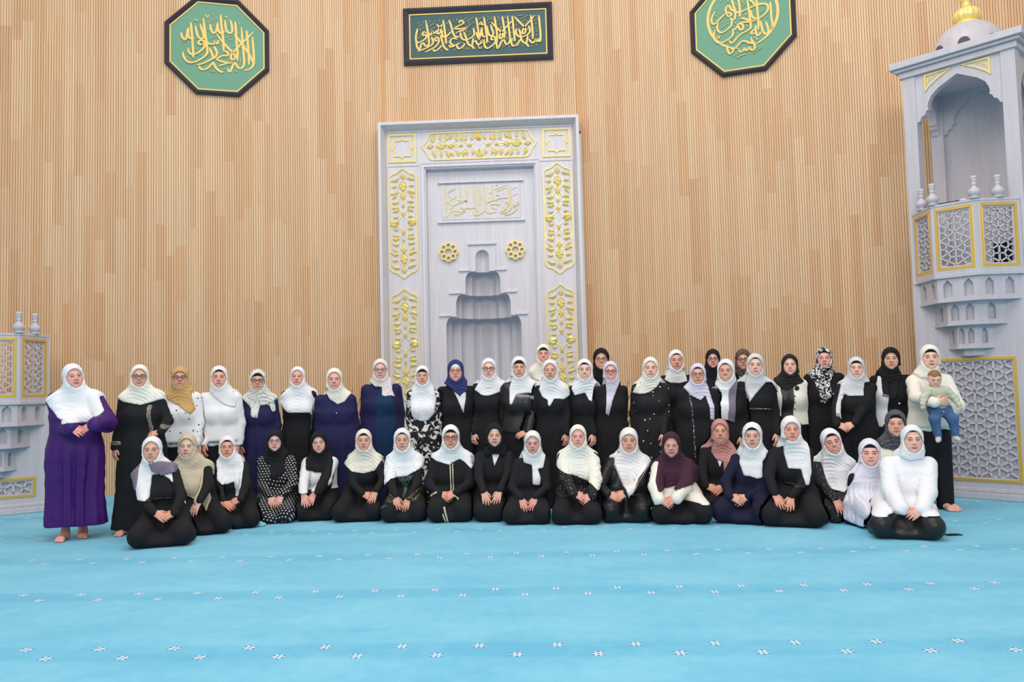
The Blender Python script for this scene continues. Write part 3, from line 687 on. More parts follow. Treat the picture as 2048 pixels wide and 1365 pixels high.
for sx in (-1, 1):
    tri = [(sx*0.05, 5.50), (sx*0.395, 5.50), (sx*0.395, 5.27), (sx*0.33, 5.335), (sx*0.22, 5.41)]
    if sx > 0: tri = tri[::-1]
    MB().plate(tri, [ring_loop(tri, 0.022)], 0.004, 0.022).build('gold_spandrel', M_GOLDP, minbar)
    mb = MB()
    for (x0, z0, x1, z1, wd) in ((0.36,5.37,0.36,5.46,0.03),(0.24,5.45,0.31,5.47,0.03),(0.31,5.44,0.35,5.40,0.03),(0.345,5.46,0.30,5.42,0.025)):
        leaf(mb, sx*x0, z0, sx*x1, z1, wd, y=0.016, h=0.01)
    mb.build('spandrel_leaves', M_GOLD, minbar, kind='stuff')
# dome with eight ribs and little arched windows, gold finial
dc = (0.0, D/2, 5.73)
fc_ = (0.0, D/2, 5.66)
NB = 8
prof = [(0.44, 0.0), (0.44, 0.08), (0.425, 0.18), (0.38, 0.29), (0.30, 0.38), (0.20, 0.44), (0.10, 0.46)]
vs = []; fs = []
for r, z in prof:
    for i in range(32):
        a = 2*PI*(i)/32+PI/8; ph = (i % 4)/4*2*PI/NB-PI/NB
        rr = r*(math.cos(PI/NB)/math.cos(ph) if False else 1.0)
        vs.append((dc[0]+rr*math.cos(a), dc[1]+rr*math.sin(a), dc[2]+z))
fs = [(j*32+i, j*32+(i+1) % 32, (j+1)*32+(i+1) % 32, (j+1)*32+i) for j in range(len(prof)-1) for i in range(32)]
fs.append(tuple(range((len(prof)-1)*32, len(prof)*32)))
MB().add(vs, fs).build('dome', M_MARBLE2, minbar, smooth=True)
M_DK = mat('dark_recess', (92,84,92), 0.8)
for i in range(8):
    a = 2*PI*i/8+PI/16
    lp = [(-0.075, 0.0), (0.075, 0.0)] + [(0.075*math.cos(t), 0.05+0.085*math.sin(t)) for t in [k*PI/8 for k in range(9)]]
    mb = MB().prism(lp, -0.006, 0.05); mb.xf(Matrix.Translation((dc[0], dc[1], dc[2])) @ Matrix.Rotation(a+PI/2, 4, 'Z') @ Matrix.Translation((0, -0.437, 0.02))); mb.build('dome_window', M_DK, minbar)
fin = MB().lathe([(0.12,0.50),(0.15,0.52),(0.155,0.545),(0.135,0.56)], 32, fc_).lathe([(0.115,0.56),(0.155,0.60),(0.16,0.66),(0.13,0.72),(0.07,0.755),(0.05,0.77)], 64, fc_, 14, 0.10)
fin.lathe([(0.05,0.765),(0.055,0.80),(0.045,0.83),(0.078,0.86),(0.085,0.885),(0.06,0.91),(0.045,0.93),(0.075,0.96),(0.095,1.01),(0.08,1.06),(0.03,1.10),(0.02,1.2),(0.0,1.22)], 20, fc_)
fin.build('dome_finial', M_GOLD, minbar, smooth=True)
# plain dark navy box set behind the right-hand lattice, thin rod on the cap
M_NAVY = mat('navy_matte', (24,28,48), 0.9)
MB().box(0.30, 0.56, 0.02, 0.5, 2.79, 3.17).build('navy_box', M_NAVY, minbar, bevel=0.02)

# ================================================================== people: implicit-surface modelling
f4 = np.float32
def V3(*a): return np.array(a, dtype=f4)
def nrm(a): return np.sqrt((a*a).sum(-1))
def rc(P, a, b, r1, r2):
    a = np.asarray(a, f4); ba = np.asarray(b, f4)-a; pa = P-a
    h = np.clip(pa @ ba/max(float(ba @ ba), 1e-9), 0, 1)
    return nrm(pa-h[:, None]*ba)-(r1+(r2-r1)*h)
def sph(P, c, r): return nrm(P-np.asarray(c, f4))-r
def ell(P, c, r):
    r = np.asarray(r, f4); q = P-np.asarray(c, f4)
    k0 = nrm(q/r); k1 = nrm(q/(r*r)); return k0*(k0-1)/np.maximum(k1, 1e-6)
def smin(a, b, k):
    h = np.maximum(k-np.abs(a-b), 0)/k; return np.minimum(a, b)-h*h*k*0.25
def smax(a, b, k): return -smin(-a, -b, k)
def sstep(a, b, x):
    t = np.clip((x-a)/(b-a), 0, 1); return t*t*(3-2*t)
CO = np.array([(i & 1, (i >> 1) & 1, (i >> 2) & 1) for i in range(8)])
ED = [(0,1),(2,3),(4,5),(6,7),(0,2),(1,3),(4,6),(5,7),(0,4),(1,5),(2,6),(3,7)]
def mesher(fn, ax, margin=0.012, B=5):
    xs, ys, zs = [np.asarray(a, f4) for a in ax]
    n = (len(xs), len(ys), len(zs))
    nb = [(k+B-1)//B for k in n]
    def cen(a, m):
        c = []; h = []
        for i in range(m):
            lo = a[min(i*B, len(a)-1)]; hi = a[min(i*B+B-1, len(a)-1)]; c.append((lo+hi)/2); h.append((hi-lo)/2+ (a[min(i*B+B, len(a)-1)]-hi))
        return np.array(c, f4), np.array(h, f4)
    (cx, hx), (cy, hy), (cz, hz) = cen(xs, nb[0]), cen(ys, nb[1]), cen(zs, nb[2])
    G = np.stack(np.meshgrid(cx, cy, cz, indexing='ij'), -1).reshape(-1, 3)
    R = np.sqrt(hx[:, None, None]**2+hy[None, :, None]**2+hz[None, None, :]**2).reshape(-1)
    d = fn(G)
    act = np.abs(d) < R*1.15+margin
    V = np.repeat(np.repeat(np.repeat(d.reshape(nb), B, 0), B, 1), B, 2)[:n[0], :n[1], :n[2]].copy()
    A = np.repeat(np.repeat(np.repeat(act.reshape(nb), B, 0), B, 1), B, 2)[:n[0], :n[1], :n[2]]
    ii = np.argwhere(A)
    if len(ii) == 0: return np.zeros((0, 3), f4), np.zeros((0, 4), int)
    V[A] = fn(np.stack([xs[ii[:, 0]], ys[ii[:, 1]], zs[ii[:, 2]]], -1))
    V[0], V[-1], V[:, 0], V[:, -1], V[:, :, 0], V[:, :, -1] = (np.maximum(q, 1e-4) for q in (V[0], V[-1], V[:, 0], V[:, -1], V[:, :, 0], V[:, :, -1]))
    I = V < 0
    cnt = np.zeros((n[0]-1, n[1]-1, n[2]-1), np.int8)
    for o in CO: cnt += I[o[0]:o[0]+n[0]-1, o[1]:o[1]+n[1]-1, o[2]:o[2]+n[2]-1]
    cells = np.argwhere((cnt > 0) & (cnt < 8))
    idx = np.full(cnt.shape, -1, np.int32); idx[tuple(cells.T)] = np.arange(len(cells))
    cv = np.stack([V[cells[:, 0]+o[0], cells[:, 1]+o[1], cells[:, 2]+o[2]] for o in CO], 1)
    acc = np.zeros((len(cells), 3), f4); num = np.zeros(len(cells), f4)
    for a, b in ED:
        cr = (cv[:, a] < 0) != (cv[:, b] < 0)
        t = np.where(cr, cv[:, a]/np.where(cr, cv[:, a]-cv[:, b], 1), 0)
        acc += np.where(cr[:, None], CO[a]+t[:, None]*(CO[b]-CO[a]), 0); num += cr
    p = cells+acc/num[:, None]
    verts = np.stack([np.interp(p[:, k], np.arange(n[k]), (xs, ys, zs)[k]) for k in range(3)], 1)
    F = []
    for k in range(3):
        s0 = [slice(1, -1)]*3; s0[k] = slice(0, -1); s1 = list(s0); s1[k] = slice(1, None)
        a = I[tuple(s0)]; b = I[tuple(s1)]
        e = np.argwhere(a != b)
        if len(e) == 0: continue
        fl = a[tuple(e.T)]
        e = e+np.array([0 if q == k else 1 for q in range(3)])
        u = np.eye(3, dtype=int)[(k+1) % 3]; v = np.eye(3, dtype=int)[(k+2) % 3]
        q = np.stack([idx[tuple((e-u-v).T)], idx[tuple((e-v).T)], idx[tuple(e.T)], idx[tuple((e-u).T)]], 1)
        q = np.where(fl[:, None], q, q[:, ::-1]); F.append(q)
    F = np.concatenate(F); F = F[(F >= 0).all(1)]
    return verts, F
def relax(v, f, it=1, k=0.5):
    for _ in range(it):
        s = np.zeros_like(v); c = np.zeros(len(v))
        for a in range(4):
            for b in (f[:, (a+1) % 4], f[:, (a+3) % 4]):
                np.add.at(s, f[:, a], v[b]); np.add.at(c, f[:, a], 1)
        v = v*(1-k)+s/np.maximum(c, 1)[:, None]*k
    return v
def np_mesh(name, v, f, m, parent, col=None, smooth=True, label=None):
    me = bpy.data.meshes.new(name)
    nv, nf = len(v), len(f)
    me.vertices.add(nv); me.vertices.foreach_set('co', np.asarray(v, f4).ravel())
    me.loops.add(nf*4); me.loops.foreach_set('vertex_index', np.asarray(f, np.int32).ravel())
    me.polygons.add(nf); me.polygons.foreach_set('loop_start', np.arange(nf, dtype=np.int32)*4)
    me.polygons.foreach_set('use_smooth', np.ones(nf, bool) if smooth else np.zeros(nf, bool))
    me.update(calc_edges=True)
    if col is not None:
        ca = me.color_attributes.new('Col', 'FLOAT_COLOR', 'POINT'); ca.data.foreach_set('color', np.asarray(col, f4).ravel())
    me.materials.append(m)
    o = bpy.data.objects.new(name, me); link(o, parent); tag(o, label); return o
def grid(lo, hi, h): return [np.arange(lo[k], hi[k]+h, h) for k in range(3)]

# ---- head template (face towards -y, origin at the middle of the head)
def head_sdf(P):
    X = P.copy(); X[:, 0] = np.abs(X[:, 0])
    d = smin(ell(P, (0,.022,.030), (.073,.092,.089)), ell(P, (0,-.020,-.028), (.062,.066,.082)), .03)
    d = smin(d, ell(P, (0,-.030,-.074), (.046,.050,.040)), .03)
    d = smin(d, sph(P, (0,-.070,-.099), .0150), .026)
    d = smin(d, sph(X, (.041,-.052,-.020), .021), .03)
    d = smin(d, sph(X, (.032,-.054,-.058), .022), .03)
    d = smin(d, rc(X, (.006,-.083,.023), (.040,-.073,.024), .009, .008), .018)
    d = smax(d, -sph(X, (.031,-.099,.005), .0165), .016)
    d = smin(d, sph(X, (.031,-.0745,.004), .0135), .004)
    d = smin(d, rc(X, (.019,-.085,.0115), (.044,-.078,.0105), .0032, .0028), .006)
    d = smin(d, rc(P, (0,-.084,.014), (0,-.106,-.024), .0070, .0105), .014)
    d = smin(d, sph(X, (.0105,-.094,-.030), .0078), .008)
    d = smin(d, rc(X, (.0,-.0905,-.0585), (.019,-.083,-.0605), .0052, .0035), .006)
    d = smin(d, rc(X, (.0,-.0890,-.0690), (.015,-.083,-.0660), .0062, .0040), .006)
    d = smin(d, ell(X, (.074,.018,-.002), (.010,.018,.030)), .010)
    d = smin(d, rc(P, (0,.018,-.060), (0,.034,-.22), .050, .056), .03)
    return d
ax_y = np.concatenate([np.arange(-.128, -.036, .0042), np.arange(-.034, .14, .016)])
ax_z = np.concatenate([np.arange(-.235, -.125, .015), np.arange(-.122, .062, .0042), np.arange(.066, .15, .014)])
HV, HF = mesher(head_sdf, (np.arange(-.0931,   .0932, .0042), ax_y, ax_z), .02)
def face_colors(skin, lips, brow, age=0.0, smile=0.0, teeth=False, eye=(60,45,38)):
    x, y, z = HV[:, 0], HV[:, 1], HV[:, 2]; ax_ = np.abs(x)
    fr = sstep(-.045, -.06, y)
    c = np.tile(np.array(lin(skin), f4), (len(HV), 1))
    def mix(c, m, col): return c*(1-m[:, None])+np.array(lin(col), f4)*m[:, None]
    sr = (min(255, skin[0]*1.0), skin[1]*0.82, skin[2]*0.80)
    bl = np.exp(-(((ax_-.040)/.020)**2+((z+.030)/.020)**2))*0.55*fr
    bl = np.maximum(bl, np.exp(-((x/.012)**2+((z+.030)/.012)**2))*0.40*fr)
    c = mix(c, bl, sr)
    sh = np.exp(-(((ax_-.031)/.020)**2+((z-.006)/.013)**2))*(0.20+0.2*age)*fr  # eye-socket shading painted into the skin colour
    c = mix(c, sh, (skin[0]*0.80, skin[1]*0.70, skin[2]*0.68))
    nl = np.exp(-((ax_-(.018+(-.030-z)*0.45))/.0035)**2)*((z < -.028) & (z > -.062))*(0.25+0.35*age)*fr
    c = mix(c, nl, (skin[0]*0.80, skin[1]*0.68, skin[2]*0.66))
    zb = .0245+.05*(ax_-.014)-2.6*np.maximum(ax_-.030, 0)**2*10
    m = (1-sstep(.0028, .0060, np.abs(z-zb)))*sstep(.010, .015, ax_)*(1-sstep(.043, .050, ax_))*fr*(1.0-0.35*age)
    c = mix(c, m, brow)
    u = (ax_-.031)/.0150
    hh = .0054*np.sqrt(np.maximum(0, 1-u*u))
    ey = (1-sstep(-.001, .0015, np.abs(z-.004)-hh))*(np.abs(u) < 1)*fr
    c = mix(c, ey, (200,186,180))
    ir = (1-sstep(.0050, .0070, np.sqrt((ax_-.031)**2+(z-.0045)**2)))*ey
    c = mix(c, ir, eye)
    lash = (1-sstep(.0015, .0035, np.abs(z-.0045-hh)))*(np.abs(u) < 1.1)*fr*0.95
    c = mix(c, lash, (52,38,34))
    zm = -.0635+ (3+4.5*smile)*np.maximum(ax_-.004, 0)**2*2.2
    wd = .0255+.005*smile
    k = np.sqrt(np.maximum(0, 1-(ax_/wd)**2))
    lp = (1-sstep(-.001, .0015, np.abs(z-zm+.0008)-.0092*k))*(ax_ < wd)*fr
    c = mix(c, lp*0.9, lips)
    if teeth:
        t = (1-sstep(-.001, .001, np.abs(z-zm)-.0038*np.sqrt(np.maximum(0, 1-(ax_/(wd*0.78))**2))))*(ax_ < wd*0.78)*fr
        c = mix(c, t, (252,248,242))
    else:
        ml = (1-sstep(.0006, .0024, np.abs(z-zm)))*(ax_ < wd*0.95)*fr
        c = mix(c, ml*0.75, (lips[0]*0.45, lips[1]*0.38, lips[2]*0.38))
    ns = np.exp(-(((ax_-.008)/.0035)**2+((z+.0365)/.003)**2))*0.6*fr
    c = mix(c, ns, (skin[0]*0.5, skin[1]*0.38, skin[2]*0.36))
    return np.concatenate([c, np.ones((len(c), 1), f4)], 1)
def head_morph(wx=1.0, lz=1.0, nose=1.0, jaw=1.0):
    v = HV.copy()
    near = np.exp(-((v[:, 0]/.016)**2+((v[:, 2]+.012)/.030)**2))*sstep(-.08, -.095, v[:, 1])
    v[:, 1] -= near*(nose-1)*0.02
    lo = sstep(-.02, -.09, v[:, 2])
    v[:, 0] *= 1.05*wx*(1+(jaw-1)*lo)
    v[:, 2] = np.where(v[:, 2] < 0, v[:, 2]*lz, v[:, 2])
    return v
# ---- hand template: wrist at the origin, fingers along +x, palm facing -z, thumb on +y
def hand_sdf(P, curl=0.35, spread=1.0):
    d = rc(P, (-.012,0,0), (.006,0,0), .021, .023)
    pal = smin(rc(P, (.005,-.016,0), (.080,-.026,.001), .015, .0125), rc(P, (.005,.016,0), (.085,.024,.001), .016, .0130), .02)
    pal = smin(pal, rc(P, (.02,0,0), (.085,0,.003), .017, .013), .02)
    d = smin(d, pal, .02)
    for y, L, a in ((-.0315,.058,-.13), (-.0105,.074,-.03), (.0105,.080,.05), (.0300,.071,.14)):
        b = np.array((.084-.10*abs(y), y, .002)); a *= spread
        dx = np.array((math.cos(a), math.sin(a), 0.0))
        t = 0; seg = (0.45, 0.31, 0.24); r = (.0098, .0088, .0080, .0066)
        for k in range(3):
            t += curl*(0.7, 0.8, 0.6)[k]
            e = b+L*seg[k]*np.array((dx[0]*math.cos(t), dx[1]*math.cos(t), -math.sin(t)))
            d = smin(d, rc(P, b, e, r[k], r[k+1]), .0035 if k else .008); b = e
    d = smin(d, rc(P, (.018,.020,-.004), (.048,.046,-.012), .0145, .0115), .012)
    d = smin(d, rc(P, (.048,.046,-.012), (.082,.056,-.020), .0105, .0080), .004)
    return d
hg = grid((-.06,-.06,-.10), (.185,.085,.035), .0062)
HANDS = {k: mesher(lambda P, c=c, s=s: hand_sdf(P, c, s), hg, .01) for k, c, s in (('flat', .16, 1.0), ('relax', .42, 0.6), ('curl', .85, 0.35))}
def foot_sdf(P):      # heel at the origin, toes along -y
    d = smin(sph(P, (0,.0,.032), .032), rc(P, (0,-.02,.045), (0,-.13,.026), .036, .030), .03)
    d = smin(d, rc(P, (-.018,-.14,.022), (.018,-.15,.020), .026, .024), .03)
    for i in range(5):
        x = -.034+i*.0165; y = -.178+abs(i-3.2)*.007
        d = smin(d, rc(P, (x,-.150,.016), (x*1.05, y-.020, .012), .012, .0105 if i < 4 else .013), .006)
    d = smin(d, rc(P, (0,.005,.05), (0,.015,.22), .036, .045), .04)
    return d
FV, FF = mesher(foot_sdf, grid((-.07,-.22,-.005), (.07,.07,.24), .0075), .012)

# ---- cloth helpers
def poly_sdf(x, z, poly):
    p = np.asarray(poly, f4); n = len(p)
    d = np.full(len(x), 1e9, f4); s = np.ones(len(x), f4)
    for i in range(n):
        a = p[i]; b = p[i-1]; ex, ez = b-a; wx_, wz = x-a[0], z-a[1]
        t = np.clip((wx_*ex+wz*ez)/max(ex*ex+ez*ez, 1e-9), 0, 1)
        d = np.minimum(d, (wx_-ex*t)**2+(wz-ez*t)**2)
        c1 = z >= a[1]; c2 = z < b[1]; c3 = ex*wz > ez*wx_
        fl = (c1 & c2 & c3) | (~c1 & ~c2 & ~c3)
        s = np.where(fl, -s, s)
    return s*np.sqrt(d)
_nz = np.random.default_rng(3).normal(size=(6, 3)).astype(f4)
def wob(P, s, seed=0):
    o = np.zeros(len(P), f4)
    for i in range(4):
        v = np.roll(_nz, seed, 0)[i]; o += np.sin(P @ v*s+seed*1.7+i*2.1)
    return o*0.25
def rot3(yaw, pitch, roll):
    return np.array((Matrix.Rotation(yaw, 3, 'Z') @ Matrix.Rotation(roll, 3, 'Y') @ Matrix.Rotation(pitch, 3, 'X')), f4)
def ik(s, h, l1, l2, hint):
    s = np.asarray(s, float); h = np.asarray(h, float); d = h-s; L = np.linalg.norm(d)
    L2 = min(L, (l1+l2)*0.985); u = d/L; h = s+u*L2 if L > (l1+l2)*0.985 else h
    a = (l1*l1-l2*l2+L2*L2)/(2*L2); r = math.sqrt(max(l1*l1-a*a, 0.0))
    n = np.asarray(hint, float); n = n-u*(n @ u); n /= max(np.linalg.norm(n), 1e-6)
    return s+u*a+n*r, h

NEIGH = []
# ---- cloth materials
def pattern(name, c1, c2, kind, scale=30, rough=0.85, thr=0.5, bump=0.0):
    if name in _mats: return _mats[name]
    m = mat(name, c1, rough, bump=bump or 0.12, bscale=120)
    nt = m.node_tree; N = nt.nodes; L = nt.links; b = N['Principled BSDF']
    tc = N.new('ShaderNodeTexCoord')
    def mth(op, a, bb=None, c=None):
        n = N.new('ShaderNodeMath'); n.operation = op
        for i, v in enumerate((a, bb, c)):
            if v is None: continue
            if isinstance(v, (int, float)): n.inputs[i].default_value = v
            else: L.new(v, n.inputs[i])
        return n.outputs[0]
    if kind == 'dots':
        s = N.new('ShaderNodeSeparateXYZ'); L.new(tc.outputs['Object'], s.inputs[0])
        # staggered rows of dots wrapped over front and top of the cloth
        g = mth('ADD', s.outputs[2], mth('MULTIPLY', s.outputs[1], 0.8))
        row = mth('FLOOR', mth('MULTIPLY', g, scale))
        u = mth('SUBTRACT', mth('FRACT', mth('ADD', mth('MULTIPLY', s.outputs[0], scale), mth('MULTIPLY', row, 0.5))), 0.5)
        v = mth('SUBTRACT', mth('FRACT', mth('MULTIPLY', g, scale)), 0.5)
        r = mth('SQRT', mth('ADD', mth('MULTIPLY', u, u), mth('MULTIPLY', v, v)))
        f = mth('LESS_THAN', r, thr)
    elif kind == 'blots':
        n = N.new('ShaderNodeTexNoise'); n.inputs['Scale'].default_value = scale; n.inputs['Detail'].default_value = 2; n.inputs['Distortion'].default_value = 1.5
        L.new(tc.outputs['Object'], n.inputs[0]); f = mth('GREATER_THAN', n.outputs[0], thr)
    elif kind == 'specks':
        n = N.new('ShaderNodeTexVoronoi'); n.inputs['Scale'].default_value = scale
        L.new(tc.outputs['Object'], n.inputs[0]); f = mth('LESS_THAN', n.outputs['Distance'], thr)
    elif kind == 'fade':
        s = N.new('ShaderNodeSeparateXYZ'); L.new(tc.outputs['Object'], s.inputs[0])
        r = N.new('ShaderNodeMapRange'); r.inputs[1].default_value = scale; r.inputs[2].default_value = thr; L.new(s.outputs[0], r.inputs[0]); f = r.outputs[0]
    x = N.new('ShaderNodeMix'); x.data_type = 'RGBA'; L.new(f, x.inputs[0])
    x.inputs[6].default_value = lin(c1)+(1,); x.inputs[7].default_value = lin(c2)+(1,); L.new(x.outputs[2], b.inputs['Base Color'])
    return m
def cloth(name, rgb, rough=0.85, sheen=0.0, spec=0.3): return mat(name, rgb, rough, bump=0.10, bscale=90, sheen=sheen, spec=spec)
MAT = {
 'white': cloth('white_cotton', (236,236,240)), 'cream': cloth('cream_cotton', (236,226,212)), 'ivory': cloth('ivory_cloth', (238,234,222)), 'lilac': cloth('lilac_cotton', (218,212,230)),
 'satin': cloth('white_satin', (236,232,232), 0.42), 'coolwhite': cloth('cool_white_cotton', (234,233,235)), 'pearl': cloth('pearl_grey_chiffon', (216,216,220), 0.7),
 'black': cloth('black_cloth', (26,26,30), 0.85), 'black2': cloth('black_wool', (28,27,30), 0.9), 'blacksatin': cloth('black_satin', (24,24,27), 0.38), 'leather': cloth('black_leather', (26,25,27), 0.44, spec=0.45),
 'navy': cloth('navy_cloth_dress', (34,34,78)), 'darknavy': cloth('dark_navy_dress', (24,24,52)), 'teal': cloth('dark_teal_dress', (20,50,84)), 'purple': cloth('purple_satin', (66,22,104), 0.55), 'tan': cloth('tan_scarf', (204,164,108)),
 'beige': cloth('beige_khimar', (206,192,168)), 'navyscarf': cloth('navy_scarf', (52,58,112)), 'pink': cloth('dusty_pink_scarf', (196,142,138)), 'burgundy': pattern('burgundy_sequinned', (62,24,46), (170,150,200), 'specks', 26, thr=0.035),
 'sage': cloth('sage_knit', (198,200,180), 0.95), 'denim': mat('blue_denim', (72,104,150), 0.85, noise=0.25, nscale=30, bump=0.2, bscale=200), 'sock': cloth('pale_sock', (214,212,206)),
 'polka': pattern('polka_dot_cloth', (24,24,28), (226,226,228), 'dots', 26, thr=0.20), 'floral': pattern('black_white_floral', (22,22,26), (226,222,220), 'blots', 11, thr=0.53),
 'dotblouse': pattern('white_dotted_blouse', (236,236,240), (70,70,80), 'specks', 15, thr=0.17), 'tweed': pattern('dark_tweed', (40,40,48), (130,130,140), 'blots', 150, thr=0.55, bump=0.5),
 'bwscarf': pattern('black_white_scarf', (232,230,230), (28,26,30), 'blots', 22, thr=0.49), 'brownscarf': pattern('brown_check_scarf', (120,96,92), (50,40,44), 'blots', 60, thr=0.5), 'greenscarf': pattern('white_scarf_green_print', (226,226,220), (150,158,140), 'blots', 40, thr=0.58),
 'blackprint': pattern('black_scarf_grey_print', (28,26,28), (110,104,100), 'specks', 60, thr=0.10), 'stardress': pattern('black_dress_white_spots', (20,20,24), (224,222,220), 'specks', 13, thr=0.13), 'sequin': pattern('white_sequin_trim', (40,40,46), (232,228,224), 'specks', 60, thr=0.30, rough=0.4),
 'embroid': pattern('gold_teal_embroidery', (30,38,40), (206,178,110), 'specks', 70, thr=0.33, rough=0.5), 'embroid2': pattern('teal_embroidery', (22,30,32), (120,190,180), 'specks', 80, thr=0.3, rough=0.5),
 'silver': pattern('silver_braid', (70,66,60), (200,190,170), 'specks', 90, thr=0.4, rough=0.5), 'beads': pattern('beaded_black', (24,24,28), (220,220,220), 'specks', 34, thr=0.14),
 'stripe': cloth('cream_braid', (226,212,184)), 'greyviolet': cloth('grey_violet_chiffon', (128,116,134)), 'pinkedge': pattern('white_scarf_pink_edge', (238,226,226), (222,160,150), 'blots', 30, thr=0.62), 'glassframe': mat('dark_spectacle_frame', (40,34,36), 0.3), 'glassthin': mat('thin_metal_frame', (120,104,100), 0.3, metal=0.6), 'glassviolet': mat('violet_spectacle_frame', (80,60,110), 0.3),
 'jewel': mat('gold_jewellery', (220,180,100), 0.25, metal=0.8), 'button': mat('white_button', (228,226,224), 0.35), 'blackbutton': mat('black_button', (20,20,22), 0.35), 'watch': mat('watch_case', (60,60,66), 0.3, metal=0.5), 'hair': mat('light_brown_hair', (150,104,72), 0.7, noise=0.2, nscale=60, stretch=(6,6,1)), 'khimarwhite': cloth('white_khimar', (226,222,236)),
}
CAPC = {'b': 'black', 'n': 'darknavy', 'w': 'white'}
SKIN = mat('skin', (220,170,150), 0.55, attr='Col', spec=0.3)

def hand_frame(wr, d, n, sgn):
    d = np.asarray(d, float); d /= np.linalg.norm(d); n = np.asarray(n, float); n = n-d*(n @ d); n /= np.linalg.norm(n)
    up = -n; side = np.cross(up, d)            # +y of the template
    return np.stack([d, side*sgn, up], 1), np.asarray(wr, float)


